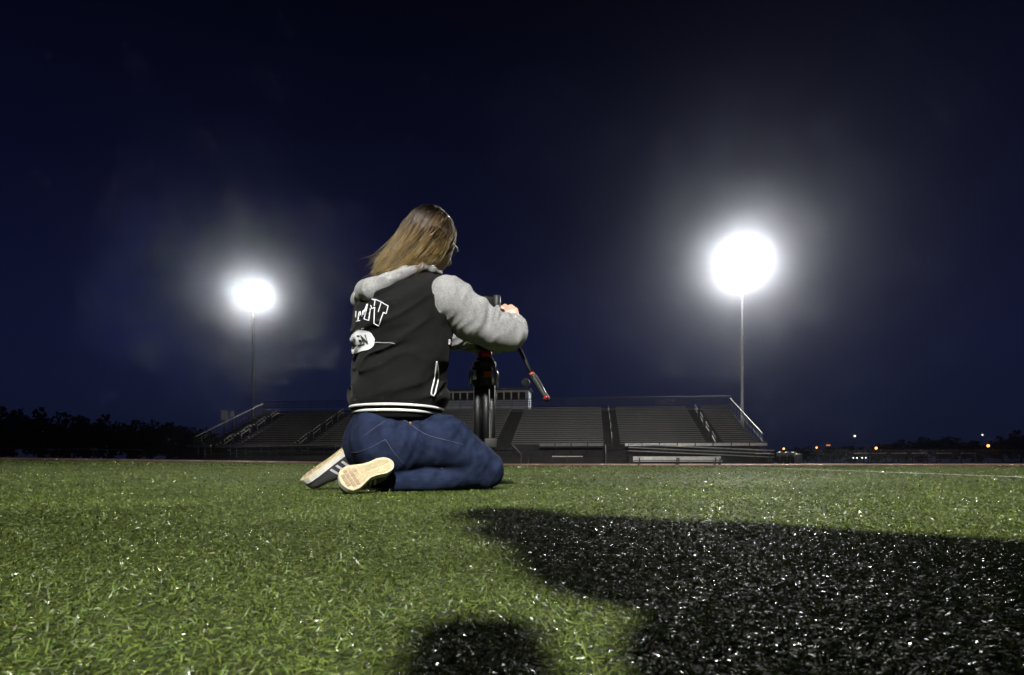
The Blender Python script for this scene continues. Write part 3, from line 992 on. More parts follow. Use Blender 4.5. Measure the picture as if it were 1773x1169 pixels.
EL, WR = L(879, 581, -0.215), L(891, 568, -0.055)       # near elbow and wrist
ELf, WRf = L(858, 590, 0.26), L(858, 566, 0.06)
def body():
    S = SDF((-0.42, -0.36, -0.01), (0.72, 0.36, 1.17), 0.0045)
    S.ell(HC, (0.098, 0.074, 0.102), HR, 0.0)
    S.cone(Hd(0.030, 0, -0.035), Hd(0.068, 0, -0.098), 0.058, 0.026, 0.03)        # jaw and chin
    S.cone(Hd(0.055, 0, 0.03), Hd(0.060, 0, -0.05), 0.050, 0.044, 0.03)           # face
    S.cone(Hd(0.100, 0, 0.002), Hd(0.118, 0, -0.034), 0.007, 0.012, 0.012)        # nose
    S.cone(Hd(0.088, -0.02, -0.068), Hd(0.088, 0.02, -0.068), 0.008, 0.008, 0.01) # lips
    for q in (-1, 1):
        S.ell(Hd(0.085, q * 0.031, 0.002), (0.016, 0.015, 0.011), HR, 0.01, cut=True)   # eye sockets
        S.ell(Hd(-0.002, q * 0.077, -0.022), (0.019, 0.008, 0.031), HR, 0.006)          # ears
    NB = L(722, 480, 0)
    S.cone(Hd(-0.012, 0, -0.05), NB, 0.052, 0.058, 0.03)
    S.chain([(NB, 0.07), (L(702, 535), 0.11), (L(694, 600), 0.12), (L(684, 660), 0.11), (L(672, 730), 0.12)], 0.04, 1.12)
    for q in (-1, 1):
        sh = L(760, 515, -0.15); sh = np.array([sh[0], q * 0.15, sh[2]])
        S.cone(NB + np.array([0.02, 0, -0.03]), sh, 0.055, 0.05, 0.04)
        el, wr = (EL, WR) if q < 0 else (ELf, WRf)
        S.chain([(sh, 0.055), ((sh + el) / 2, 0.046), (el, 0.038), (el * 0.5 + wr * 0.5, 0.036), (wr, 0.026)], 0.02)
        hip = L(668, 765, -0.1); kn = L(842, 812, -0.12); ank = L(718, 834, -0.12)
        hip, kn, ank = [np.array([v[0], -q * v[1], v[2]]) for v in (hip, kn, ank)]
        S.chain([(hip, 0.085), ((hip + kn) / 2, 0.075), (kn, 0.048), ((kn + ank) / 2, 0.036), (ank, 0.03)], 0.02)
    # hands: back of the hand towards the lens, fingers curled over the camera
    def hand(wr, kc, sd, fdir, curl, thumb):
        """wr wrist, kc middle of the knuckles, sd across the knuckles, fdir finger direction, curl turning direction"""
        wr, kc, sd, fdir, curl = [np.array(v, float) for v in (wr, kc, sd, fdir, curl)]
        for j, w_ in enumerate((-0.033, -0.011, 0.011, 0.031)):
            k0 = kc + sd * w_ - fdir * (0.004 if j in (0, 3) else 0)
            S.cone(wr + sd * w_ * 0.45, k0, 0.0175, 0.0115, 0.014)
            ln = (0.040, 0.045, 0.042, 0.033)[j]
            a = fdir * 0.75 + curl * 0.65; a /= np.linalg.norm(a)
            b = fdir * 0.15 + curl; b /= np.linalg.norm(b)
            c = -fdir * 0.55 + curl * 0.8; c /= np.linalg.norm(c)
            p1 = k0 + a * ln; p2 = p1 + b * ln * 0.68; p3 = p2 + c * ln * 0.5
            S.cone(k0, p1, 0.0112, 0.0095, 0.004); S.cone(p1, p2, 0.0096, 0.0085, 0.003); S.cone(p2, p3, 0.0086, 0.0072, 0.003)
        t0 = wr * 0.6 + kc * 0.4 + sd * thumb * 0.026
        t1 = t0 + sd * thumb * 0.022 + fdir * 0.026 + curl * 0.014
        t2 = t1 + fdir * 0.026 + curl * 0.022 + sd * thumb * 0.004
        S.cone(wr, t0, 0.016, 0.014, 0.012); S.cone(t0, t1, 0.0135, 0.0115, 0.006); S.cone(t1, t2, 0.0112, 0.009, 0.004)
    view = w2l((0, 1, 0)); right = w2l((1, 0, 0)); up = np.array([0, 0, 1.0])
    KN = L(880, 540, -0.04)
    d = KN - WR; d /= np.linalg.norm(d)
    sd = np.cross(d, -view * 0.8 + up * 0.35); sd /= np.linalg.norm(sd)
    nb = np.cross(sd, d); nb /= np.linalg.norm(nb)
    hand(WR, KN, sd, d, view * 0.75 - right * 0.45 - up * 0.15, -1)
    KNf = L(846, 560, 0.075)
    d = KNf - WRf; d /= np.linalg.norm(d)
    hand(WRf, KNf, up * 0.9 + right * 0.1, d, -view * 0.5 + right * 0.8, 1)
    S.floor(0.02)
    return S.build('body', M['skin'], person, 1)
body_o, body_vf = body()
for q in (-1, 1):
    e = MB().lathe([(0.001, -0.0115), (0.008, -0.008), (0.0115, 0), (0.008, 0.008), (0.001, 0.0115)], 10)
    o = e.build('eye', mat('eye_white', (0.7, 0.68, 0.65), 0.2), body_o, True, tuple(Hd(0.082, q * 0.031, 0.002)))

# --- jeans -------------------------------------------------------------------------
def jeans():
    S = SDF((-0.42, -0.34, -0.02), (0.62, 0.34, 0.42), 0.0055)
    hipn = L(674, 774, -0.098)
    thn = L(765, 768, -0.115)
    knn = L(843, 811, -0.12)
    cal = L(745, 833, -0.135)
    ank = L(680, 833, -0.125)
    bt = L(654, 765, -0.075)
    for q in (1, -1):
        f = lambda v: np.array([v[0], q * v[1], v[2]])
        S.cone(f(bt), f(hipn), 0.102, 0.100, 0.05)
        S.cone(f(hipn), f(thn), 0.100, 0.100, 0.05)
        S.cone(f(thn), f(knn), 0.100, 0.068, 0.04)
        S.cone(f(knn), f(cal), 0.060, 0.046, 0.016)
        S.cone(f(cal), f(ank), 0.046, 0.041, 0.016)
        S.cone(f(L(850, 822, -0.12)), f(L(835, 828, -0.12)), 0.044, 0.04, 0.02)
    S.cone(L(663, 735, 0), L(668, 716, 0), 0.112, 0.120, 0.05, 1.15)
    def folds(x, y, z):
        # radiating creases at the hip, drawn folds along the thigh and behind the knee, bunching at the ankle
        a = (x * 0.55 + z * 0.83)
        b = (x * 0.83 - z * 0.55)
        n1 = vnoise(b * 42 + 2 * vnoise(x * 9, y * 9, z * 9, 5), y * 9, a * 8, 1)
        n2 = vnoise(x * 16, y * 14, z * 16, 2)
        r1 = (1 - np.abs(2 * n1 - 1)) ** 3
        hipc = np.exp(-((x - 0.10) ** 2 + (z - 0.27) ** 2) / 0.012)
        kn = np.exp(-((x - knn[0] + 0.06) ** 2) / 0.008)
        an = sstep(0.02, -0.16, x) * sstep(0.12, 0.06, z)
        n3 = vnoise(x * 42, y * 12, z * 18, 9)
        r3 = (1 - np.abs(2 * n3 - 1)) ** 2
        return 0.005 * (n2 - 0.5) + r1 * (0.0018 + 0.009 * hipc + 0.005 * kn) + r3 * (0.014 * an + 0.005 * kn)
    S.disp(folds)
    S.floor(0.004)
    S.plane(L(650, 715, 0) + np.array([0, 0, 0.012]), (0.05, 0, 1))
    return S.build('jeans', M['denim'], person, 2)
jeans_o, jeans_vf = jeans()
jb = bvh_of(jeans_vf)

# --- jacket -------------------------------------------------------------------------
def jacket():
    S = SDF((-0.32, -0.33, 0.24), (0.40, 0.33, 0.98), 0.0055)
    S.chain([(L(684, 706), 0.164), (L(688, 660), 0.148), (L(690, 610), 0.143), (L(694, 570), 0.143), (L(697, 540), 0.128)], 0.05, 1.24)
    S.cone(L(664, 545, 0), L(662, 578, 0), 0.088, 0.094, 0.05, 1.5)       # upper back
    S.cone(L(722, 692, 0), L(722, 650, 0), 0.106, 0.088, 0.05, 1.3)       # loose front
    S.cone(L(722, 492, 0), L(700, 530, 0), 0.075, 0.115, 0.05, 1.2)       # neck
    sh = L(762, 518, -0.15)
    for q in (-1, 1):
        s2 = np.array([sh[0], q * 0.150, sh[2]])
        S.cone(L(718, 502, 0), s2, 0.066, 0.073, 0.06)
        S.cone(s2, np.array([sh[0] - 0.03, q * 0.13, sh[2] - 0.18]), 0.072, 0.07, 0.05)
    def folds(x, y, z):
        a = x * 0.90 + z * 0.43                      # drapes run down and back from the armpit
        b = -x * 0.43 + z * 0.90
        n1 = vnoise(a * 6 + 3, y * 7, b * 27 + 1.6 * vnoise(x * 8, y * 8, z * 8, 3), 4)
        n2 = vnoise(x * 9, y * 9, z * 9, 6)
        r = (1 - np.abs(2 * n1 - 1)) ** 2
        m = sstep(0.31, 0.40, z) * sstep(0.86, 0.70, z)
        blouse = 0.010 * np.exp(-((z - 0.355) / 0.035) ** 2) - 0.006 * sstep(0.325, 0.295, z)
        return r * 0.019 * m + 0.008 * (n2 - 0.5) + blouse
    S.disp(folds, 0.04)
    S.plane(L(665, 723, -0.19), (0.03, 0, -1))
    S.plane(L(735, 468, 0), (0.5, 0, 0.85))
    return S.build('jacket', M['jacket'], person, 2)
jacket_o, jacket_vf = jacket()
kb = bvh_of(jacket_vf)

# grey sleeves
SHN = L(775, 521, -0.180)
def sleeve(q):
    el, wr = (EL, WR) if q < 0 else (ELf, WRf)
    sh = np.array([SHN[0], q * 0.180, SHN[2]])
    lo = np.minimum(np.minimum(sh, el), wr) - 0.16; hi = np.maximum(np.maximum(sh, el), wr) + 0.16
    S = SDF(lo, hi, 0.005)
    if q < 0:
        m1 = L(818, 553, -0.188); m2 = L(856, 574, -0.207)
    else:
        m1 = sh * 0.6 + el * 0.4; m2 = sh * 0.25 + el * 0.75
    d = wr - el
    S.chain([(sh, 0.083), (m1, 0.077), (m2, 0.059), (el, 0.051), (el + d * 0.5, 0.047), (el + d * 0.88, 0.041)], 0.035)
    S.cone(sh, sh + np.array([-0.02, -q * 0.05, 0.01]), 0.085, 0.07, 0.03)
    ax = (el - sh) / np.linalg.norm(el - sh)
    fx = d / np.linalg.norm(d)
    def folds(x, y, z):
        P = np.stack([x, y, z], 1)
        u = (P - sh) @ ax
        v = (P - el) @ fx
        w = vnoise(x * 11, y * 11, z * 11, 8)
        n1 = vnoise(u * 30 + 2.2 * w, (x - z) * 9, y * 9, 12 + q)
        r1 = (1 - np.abs(2 * n1 - 1)) ** 2.5
        n2 = vnoise(v * 48 + 1.5 * w, x * 5, z * 9, 21)
        r2 = (1 - np.abs(2 * n2 - 1)) ** 2
        mid = np.exp(-((u - 0.17) / 0.10) ** 2) * sstep(-0.03, 0.05, z - (sh[2] + ax[2] * u)) + 0.25
        return 0.019 * r1 * mid + 0.012 * r2 * sstep(-0.02, 0.06, v) + 0.005 * (w - 0.5)
    S.disp(folds, 0.04)
    cu = el + d * 0.93
    S.plane(cu, d)
    o, vf = S.build('sleeve', M['sleeve'], jacket_o, 1)
    a = el + d * 0.86; b = el + d * 0.99
    k = MB()
    k.tube([a, a * 0.5 + b * 0.5, b], [0.040, 0.041, 0.036], 20)
    k.build('cuff', M['rib'], jacket_o, True)
    return vf
sleeve(-1); sleeve(1)

# hood lying on the shoulders
def hood():
    S = SDF((-0.36, -0.30, 0.60), (0.40, 0.30, 1.0), 0.005)
    for q in (1, -1):
        f = lambda v: np.array([v[0], q * v[1], v[2]])
        pts = [(L(763, 473, -0.075), 0.009), (L(748, 467, -0.095), 0.011), (L(730, 462, -0.11), 0.013), (L(700, 473, -0.115), 0.019), (L(668, 489, -0.105), 0.028), (L(642, 503, -0.075), 0.038), (L(636, 507, 0.0), 0.043)]
        S.chain([(f(a), b) for a, b in pts], 0.02)
    S.cone(L(652, 502, -0.05), L(695, 495, 0.0), 0.035, 0.045, 0.03)
    S.cone(L(652, 502, 0.05), L(695, 495, 0.0), 0.035, 0.045, 0.03)
    def folds(x, y, z):
        n = vnoise(x * 20, y * 26, z * 30, 31)
        return 0.004 * (1 - np.abs(2 * n - 1)) ** 2
    S.disp(folds)
    return S.build('hood', M['sleeve'], jacket_o, 2)
hood_o, hood_vf = hood()

# things lying on the cloth: traced where the eye's ray meets it, then laid on the surface as raised cord
def on_cloth(bvh, px, py, off=0.0015):
    o, d = px_ray(px, py)
    h = bvh.ray_cast(o, d)
    if h[0] is None:
        return None
    n = h[1] if h[1].dot(d) < 0 else -h[1]
    return h[0] + n * off, n
def cord(name, bvh, lines, r, m, parent, n=6, sub=6):
    mb = MB()
    for ln in lines:
        pts = []
        for (a, b) in zip(ln, ln[1:]):
            for k in range(sub):
                t = k / sub
                h = on_cloth(bvh, a[0] + (b[0] - a[0]) * t, a[1] + (b[1] - a[1]) * t)
                if h: pts.append(h[0])
        h = on_cloth(bvh, *ln[-1])
        if h: pts.append(h[0])
        if len(pts) > 1:
            mb.tube(pts, r, n)
    return mb.build(name, m, parent, True)

zt = lambda x, y: (600 + x / 9.74, 505 + y / 9.74)
T = lambda *ps: [zt(*q) for q in ps]
cord('back_lettering', kb, [
    T((430, 130), (500, 140), (590, 180), (700, 245), (668, 378), (622, 350), (545, 580), (465, 535), (478, 265), (430, 285), (412, 238)),
    T((430, 130), (485, 150), (472, 240)), T((585, 190), (548, 315), (540, 345)),
    T((405, 290), (380, 495), (298, 465), (330, 345), (360, 215)), T((398, 340), (388, 380)),
    T((170, 505), (230, 490)), T((196, 495), (216, 350), (238, 340), (236, 395), (210, 415)),
    T((262, 420), (282, 330), (300, 320), (296, 375), (275, 385)), T((300, 350), (350, 215)), T((160, 440), (165, 330))], 0.0019, M['thread'], jacket_o)
cord('small_lettering', kb, [T((160, 690), (168, 650)), T((180, 688), (186, 648)), T((200, 685), (205, 645)), T((215, 682), (220, 640)), T((245, 670), (255, 625), (268, 625), (258, 650)), T((275, 622), (292, 618), (280, 665))], 0.0009, M['stripe'], jacket_o)
cord('loose_thread', kb, [T((420, 870), (520, 855), (620, 862), (720, 865), (820, 880))], 0.0010, M['hem_white'], jacket_o)

def back_patch():
    """white name patch across the small of the back; its print sits just proud of it"""
    zc = L(625, 597, 0)[2]
    w, h = 0.135, 0.036
    V, F, idx = [], [], {}
    nx, nz = 40, 14
    def hit(l, z, off):
        r = kb.ray_cast(Vector((-1, l, z)), Vector((1, 0, 0)))
        return r[0] + r[1] * off * (1 if r[1].x < 0 else -1)
    for i in range(nx + 1):
        for j in range(nz + 1):
            a, b = -w + 2 * w * i / nx, -h + 2 * h * j / nz
            ex = abs(a) - (w - h)
            if ex > 0 and abs(a) > 0:
                lim = sqrt(max(0, h * h - ex * ex))
                b = b / h * lim
            idx[i, j] = len(V); V.append(hit(a, zc + b, 0.003))
    for i in range(nx):
        for j in range(nz):
            F.append((idx[i, j], idx[i + 1, j], idx[i + 1, j + 1], idx[i, j + 1]))
    me = bpy.data.meshes.new('name_patch'); me.from_pydata(V, [], F)
    link('name_patch', me, M['thread'], jacket_o, True)
    fc = bpy.data.curves.new('patch_text', 'FONT'); fc.body = 'MULLEN'; fc.size = 0.031; fc.align_x = 'CENTER'; fc.align_y = 'CENTER'; fc.offset = 0.0006
    to = bpy.data.objects.new('patch_text', fc); COL.objects.link(to)
    dg = bpy.context.evaluated_depsgraph_get()
    tmesh = bpy.data.meshes.new_from_object(to.evaluated_get(dg))
    bpy.data.objects.remove(to)
    for v in tmesh.vertices:
        v.co = hit(-v.co.x * 1.0 - 0.050, zc + v.co.y * 1.6, 0.0045)
    tmesh.name = 'patch_text'
    link('patch_text', tmesh, M['ink'], jacket_o)
back_patch()

def ring_on(bvh, zf, c, n=90, off=0.0025):
    pts = []
    for i in range(n + 1):
        a = 2 * pi * i / n
        d = Vector((cos(a), sin(a), 0))
        z = zf(a)
        o = Vector((c[0], c[1], z)) + d * 0.6
        h = bvh.ray_cast(o, -d)
        if h[0] is not None:
            pts.append(h[0] + d * off)
    return pts
cc = L(683, 700, 0)
zs1, zs2 = L(640, 699, -0.19)[2], L(640, 708.5, -0.19)[2]
for zs in (zs1, zs2):
    pts = ring_on(kb, lambda a: zs + 0.012 * sin(a - 0.3) * 0 - 0.004 * cos(a), cc)
    V, F = [], []
    for p in pts:
        V += [p + Vector((0, 0, 0.0046)), p - Vector((0, 0, 0.0046))]
    F = [(2 * i, 2 * i + 1, 2 * i + 3, 2 * i + 2) for i in range(len(pts) - 1)]
    me = bpy.data.meshes.new('hem_stripe'); me.from_pydata(V, [], F)
    o = link('hem_stripe', me, M['hem_white'], jacket_o, True)
    sm = o.modifiers.new('thick', 'SOLIDIFY'); sm.thickness = 0.003; sm.offset = 0
zp = lambda x, y: (580 + x / 4.495, 480 + y / 4.495)
Tp = lambda *ps: [zp(*q) for q in ps]
cord('pocket_trim', kb, [Tp((790, 655), (782, 720), (770, 800), (752, 880), (748, 912), (765, 925), (780, 900), (798, 830), (803, 750), (797, 690), (790, 655))], 0.0028, M['hem_white'], jacket_o)
cord('chest_badge', kb, [Tp((884, 490), (893, 492)), Tp((884, 505), (895, 506)), Tp((884, 518), (892, 520))], 0.003, M['thread'], jacket_o)

# jeans stitching and rivet
zj = lambda x, y: (500 + x / 3.654, 560 + y / 3.654)
Tj = lambda *ps: [zj(*q) for q in ps]
cord('pocket_stitching', jb, [Tj((390, 815), (440, 815), (520, 785), (612, 735)), Tj((612, 735), (660, 810), (735, 900)), Tj((470, 715), (560, 650), (610, 620))], 0.0009, M['stitch'], jeans_o)
cord('side_seam', jb, [Tj((715, 600), (790, 655), (850, 695), (900, 715), (1000, 740), (1110, 770))], 0.0011, M['stitch'], jeans_o)
h = on_cloth(jb, *zj(770, 629), 0.001)
if h:
    o = MB().lathe([(0.001, 0.003), (0.005, 0.002), (0.006, 0.0)], 10).build('rivet', M['brass'], jeans_o, True)
    o.location = h[0]; o.rotation_euler = h[1].to_track_quat('Z', 'Y').to_euler()

# --- shoes --------------------------------------------------------------------------
XS = np.array([0, .003, .010, .026, .06, .10, .14, .18, .21, .24, .258, .268, .272])
WO = np.array([0, .009, .0175, .027, .033, .031, .034, .043, .047, .042, .030, .015, 0])
WI = np.array([0, .009, .0175, .026, .031, .024, .023, .034, .042, .041, .030, .015, 0])
def shoe(toe, heel, nrm, flip, sx=1.0, sy=1.0):
    """toe / heel: points on the sole; nrm: the way the tread faces (person's frame)"""
    ex = (toe - heel); ex /= np.linalg.norm(ex)
    n = nrm - ex * (nrm @ ex); n /= np.linalg.norm(n)
    ez = -n
    ey = np.cross(ez, ex)
    org = toe - ex * 0.272 * sx
    P = lambda x, y, z: tuple(org + ex * (x * sx) + ey * (y * flip * sy) + ez * z)
    xs_ = np.concatenate([np.linspace(0, 0.02, 6), np.linspace(0.03, 0.25, 22), np.linspace(0.255, 0.272, 7)])
    wo, wi = np.interp(xs_, XS, WO), np.interp(xs_, XS, WI)
    # upper: arched sections over the last
    mb = MB(); k = 13
    hx = np.interp(xs_, [0, .01, .03, .07, .10, .15, .20, .24, .262, .272], [.030, .066, .074, .076, .084, .070, .052, .046, .034, .010])
    for x, a, b, hh in zip(xs_, wo, wi, hx):
        for j in range(k):
            t = pi * j / (k - 1)
            c = cos(t)
            y = (a if c > 0 else b) * abs(c) ** 0.75 * (1 if c > 0 else -1) * 0.98
            mb.v.append(P(x, y, 0.010 + hh * sin(t) ** 0.85))
    for i in range(len(xs_) - 1):
        for j in range(k - 1):
            mb.f.append((i * k + j, (i + 1) * k + j, (i + 1) * k + j + 1, i * k + j + 1))
    sh = mb.build('shoe', M['suede'], person, True)
    # midsole and outsole
    out = [(x, a) for x, a in zip(xs_, wo)] + [(x, -b) for x, b in zip(xs_[::-1], wi[::-1])]
    cxm = 0.135
    def slab(z0, z1, g0, g1):
        m_ = MB(); nn = len(out)
        for (z, g) in ((z0, g0), (z1, g1)):
            for (x, y) in out:
                m_.v.append(P(cxm + (x - cxm) * (1 + g / 0.136), y * (1 + g / 0.04), z))
        m_.f += [(i, (i + 1) % nn, nn + (i + 1) % nn, nn + i) for i in range(nn)]
        half = nn // 2
        for base, rv in ((0, False), (nn, True)):
            for i in range(half - 1):
                q = (base + i, base + i + 1, base + nn - 2 - i, base + nn - 1 - i)
                m_.f.append(q if not rv else q[::-1])
        return m_
    slab(-0.004, 0.013, 0.004, 0.003).build('midsole', M['midsole'], sh)
    slab(-0.010, -0.004, 0.003, 0.004).build('outsole', M['gum_pale'], sh)
    # tread: pads in front, fine bars in the middle and heel
    def pad(x0, x1, y0, y1, skew, h=0.003):
        m_ = MB()
        vs = []
        for z in (-0.0098, -0.010 - h):
            for (x, y) in ((x0, y0), (x1, y0 + skew), (x1, y1 + skew), (x0, y1)):
                vs.append(P(x, y, z))
        return m_.add(vs, [(0, 1, 2, 3), (7, 6, 5, 4), (0, 4, 5, 1), (1, 5, 6, 2), (2, 6, 7, 3), (3, 7, 4, 0)])
    for cidx, x0 in enumerate((0.176, 0.198, 0.220, 0.241)):
        x1 = x0 + 0.017
        a, b = min(np.interp([x0, x1], XS, WO)), min(np.interp([x0, x1], XS, WI))
        rows_ = 6
        ys = np.linspace(-b + 0.005, a - 0.005, rows_ + 1)
        for y0, y1 in zip(ys, ys[1:]):
            pad(x0, x1, y0 + 0.0012, y1 - 0.0012, 0, 0.0022).build('tread_pad', M['gum_dirty'] if cidx > 1 or random.random() < 0.5 else M['gum'], sh)
    mbp = MB()
    for x0 in np.arange(0.020, 0.170, 0.0085):
        a, b = np.interp(x0, XS, WO), np.interp(x0, XS, WI)
        for (ya, yb, sl) in ((-b + 0.006, -0.003, 0.006), (0.003, a - 0.006, -0.006)):
            if yb - ya > 0.01:
                vs = []
                for z in (-0.0098, -0.0125):
                    for (x, y) in ((x0 + sl, ya), (x0 - sl * 0, yb), (x0 + 0.0042, yb), (x0 + 0.0042 + sl, ya)):
                        vs.append(P(x, y, z))
                mbp.add(vs, [(0, 1, 2, 3), (7, 6, 5, 4), (0, 4, 5, 1), (1, 5, 6, 2), (2, 6, 7, 3), (3, 7, 4, 0)])
    o = mbp.build('tread_bars', M['gum'], sh); o['kind'] = 'stuff'
    # three pale side stripes on each flank
    for side, wv in ((1, WO), (-1, WI)):
        for q in range(3):
            xa = 0.100 + 0.026 * q
            st = MB(); V_ = []
            for i in range(7):
                t = i / 6
                ang = 0.10 + 0.75 * t
                x = xa - 0.018 * t
                for dx in (0, 0.010):
                    hh = np.interp(x + dx, [0, .01, .03, .07, .10, .15, .20, .24, .262, .272], [.030, .066, .074, .076, .084, .070, .052, .046, .034, .010])
                    w_ = np.interp(x + dx, XS, wv)
                    V_.append(P(x + dx, side * (w_ * cos(ang) ** 0.75 * 0.98 + 0.0016), 0.0105 + hh * sin(ang) ** 0.85))
            st.add(V_, [(2 * i, 2 * i + 1, 2 * i + 3, 2 * i + 2) for i in range(6)])
            st.build('side_stripe', M['stripe'], sh)
    return sh
shoe(L(590, 838, -0.255), L(669, 806, -0.215), w2l((-0.16, -0.95, 0.22)), 1, 0.75, 1.0)
shoe(L(524, 834, 0.15), L(616, 766, 0.10), w2l((-0.48, -0.32, 0.81)), -1)

# --- hair ---------------------------------------------------------------------------
def hair_material(name, c1, c2):
    m = bpy.data.materials.new(name)
    m.use_nodes = True
    n, l = m.node_tree.nodes, m.node_tree.links
    n.clear()
    o = n.new('ShaderNodeOutputMaterial')
    h = n.new('ShaderNodeBsdfHairPrincipled')
    h.parametrization = 'COLOR'
    h.inputs['Roughness'].default_value = 0.32
    h.inputs['Radial Roughness'].default_value = 0.5
    i = n.new('ShaderNodeHairInfo')
    r = n.new('ShaderNodeValToRGB')
    r.color_ramp.elements[0].color = (*c1, 1); r.color_ramp.elements[1].color = (*c2, 1)
    r.color_ramp.elements[0].position, r.color_ramp.elements[1].position = 0.12, 0.6
    l.new(i.outputs['Intercept'], r.inputs[0])
    at2 = n.new('ShaderNodeAttribute'); at2.attribute_name = 'lock'
    ma = n.new('ShaderNodeMath'); ma.operation = 'MULTIPLY_ADD'; ma.inputs[1].default_value = 2.0; ma.inputs[2].default_value = 0.12
    l.new(at2.outputs['Fac'], ma.inputs[0])
    vm = n.new('ShaderNodeVectorMath'); vm.operation = 'SCALE'
    l.new(r.outputs[0], vm.inputs[0]); l.new(ma.outputs[0], vm.inputs['Scale'])
    l.new(vm.outputs[0], h.inputs['Color'])
    for _s in h.inputs:
        if _s.name.startswith('Random Color'):
            _s.default_value = 0.35
    l.new(h.outputs[0], o.inputs[0])
    return m
def hair():
    S = SDF(HC - np.array([0.40, 0.2, 0.22]), HC + np.array([0.2, 0.2, 0.16]), 0.006)
    S.ell(HC + hu * 0.004 - hf * 0.010, (0.093, 0.076, 0.101), HR, 0.0)
    S.cone(Hd(-0.02, -0.03, -0.03), L(695, 458, -0.06), 0.066, 0.026, 0.03)
    S.cone(Hd(-0.03, 0.01, -0.02), L(684, 462, 0.0), 0.060, 0.020, 0.03)
    S.cone(L(695, 458, -0.06), L(655, 474, -0.06), 0.026, 0.010, 0.02)
    S.cone(Hd(-0.02, -0.045, -0.05), L(716, 456, -0.07), 0.022, 0.014, 0.02)
    S.ell(Hd(0.112, -0.01, -0.065), (0.072, 0.11, 0.088), HR, 0.02, cut=True)
    base, vf = S.build('hair', mat('hair_underlayer', (0.020, 0.013, 0.006), 0.9, spec=0.05, var=0.5, scale=20, stretch=(1, 1, 1)), person, 2)
    r = np.random.default_rng(5)
    er = np.array([0.103, 0.084, 0.110])
    cen = HC + hu * 0.006 - hf * 0.008
    strands, locks = [], []
    NP = 16
    nl = 470
    for g in range(nl):
        while True:
            v = r.normal(0, 1, 3)
            if g > 330: v = np.array([r.random() * 0.9, -0.6 - r.random(), r.random() * 1.3 - 0.25])
            v /= np.linalg.norm(v)
            if v[2] < -0.35: continue
            if v[0] > 0.40 and v[2] < 0.66: continue
            break
        root = cen + HR @ (v * er)
        near = -v[1]                                    # 1 = towards the lens
        fw = v[0]
        low = np.clip(0.5 - 0.5 * v[2], 0, 1)
        # where the lock ends: the back locks blow out to the left, the near front ones fall behind the neck
        mixf = np.clip(0.38 + 0.45 * fw + 0.25 * near + r.normal(0, 0.13), 0, 1)
        px = 652 + mixf * 84 + r.normal(0, 4)
        py = 472 - mixf * 8 + r.normal(0, 5) - 6 * (1 - low)
        lt = np.clip(-0.05 - 0.06 * near + r.normal(0, 0.02), -0.12, 0.06)
        tip = L(px, py, lt)
        if r.random() < 0.0:
            tip = L(622 + r.normal(0, 7), 482 + r.normal(0, 4), lt)
        nrm = HR @ (v / er); nrm /= np.linalg.norm(nrm)
        back = tip - root
        tl = np.linalg.norm(back); bd = back / tl
        p1 = root + nrm * 0.006 + bd * 0.12 * tl - np.array([0, 0, 0.02])
        p2 = tip - bd * 0.38 * tl + np.array([0, 0, -0.030 + 0.024 * r.random()]) - hs * 0.02 * near
        cl_r = 0.004 + 0.005 * r.random()
        lockv = r.random() ** 1.4
        gph = r.random() * 6
        lockl = 0.76 + 0.22 * r.random() ** 0.6
        infl = 1.0 + 0.10 * r.random()
        for q in range(20):
            jit = r.normal(0, 1, 3) * cl_r
            ts = np.linspace(0, 1, NP)[:, None]
            ln = lockl + 0.10 * r.random()
            ts = ts * ln
            pts = (1 - ts) ** 3 * (root + jit * 0.7) + 3 * ts * (1 - ts) ** 2 * (p1 + jit) + 3 * ts ** 2 * (1 - ts) * (p2 + jit * 0.9) + ts ** 3 * (tip + jit * 0.8)
            ph = r.random() * 6
            pts += ((0.0015 + 0.008 * ts) * np.sin(ts * 8 + gph)) * np.array([[0.3, 0.8, 0.7]]) + 0.0018 * np.sin(ts * 15 + ph)
            dl = (pts - cen) @ HR / (er * infl)
            k0 = np.linalg.norm(dl, axis=1)
            inside = k0 < 1
            fix = cen + ((dl / np.maximum(k0, 1e-6)[:, None]) * er * infl) @ HR.T
            w = np.where(inside, 1.0, 0.0)[:, None]
            pts = pts * (1 - w) + fix * w
            strands.append(pts); locks.append(np.clip(lockv + r.normal(0, 0.08), 0, 1))
    # a few flyaway hairs
    for g in range(160):
        k = r.integers(0, len(strands))
        s2 = strands[k].copy()
        s2 += np.linspace(0, 1, NP)[:, None] ** 1.5 * (r.normal(0, 0.026, 3) + np.array([-0.02, 0, 0.008]))
        strands.append(s2); locks.append(0.5)
    hc = bpy.data.hair_curves.new('hair_strands')
    hc.add_curves([NP] * len(strands))
    P = np.concatenate(strands).astype(np.float32)
    hc.attributes['position'].data.foreach_set('vector', P.ravel())
    ra = hc.attributes.get('radius') or hc.attributes.new('radius', 'FLOAT', 'POINT')
    rr = np.tile(np.interp(np.linspace(0, 1, NP), [0, 0.7, 1], [0.0009, 0.0008, 0.0002]), len(strands)).astype(np.float32)
    ra.data.foreach_set('value', rr)
    hc.attributes.new('lock', 'FLOAT', 'CURVE').data.foreach_set('value', np.array(locks, dtype=np.float32))
    hc.materials.append(hair_material('brown_hair_golden_ends', (0.013, 0.0070, 0.003), (0.125, 0.070, 0.016)))
    o = bpy.data.objects.new('hair_strands', hc); COL.objects.link(o); o.parent = base
hair()

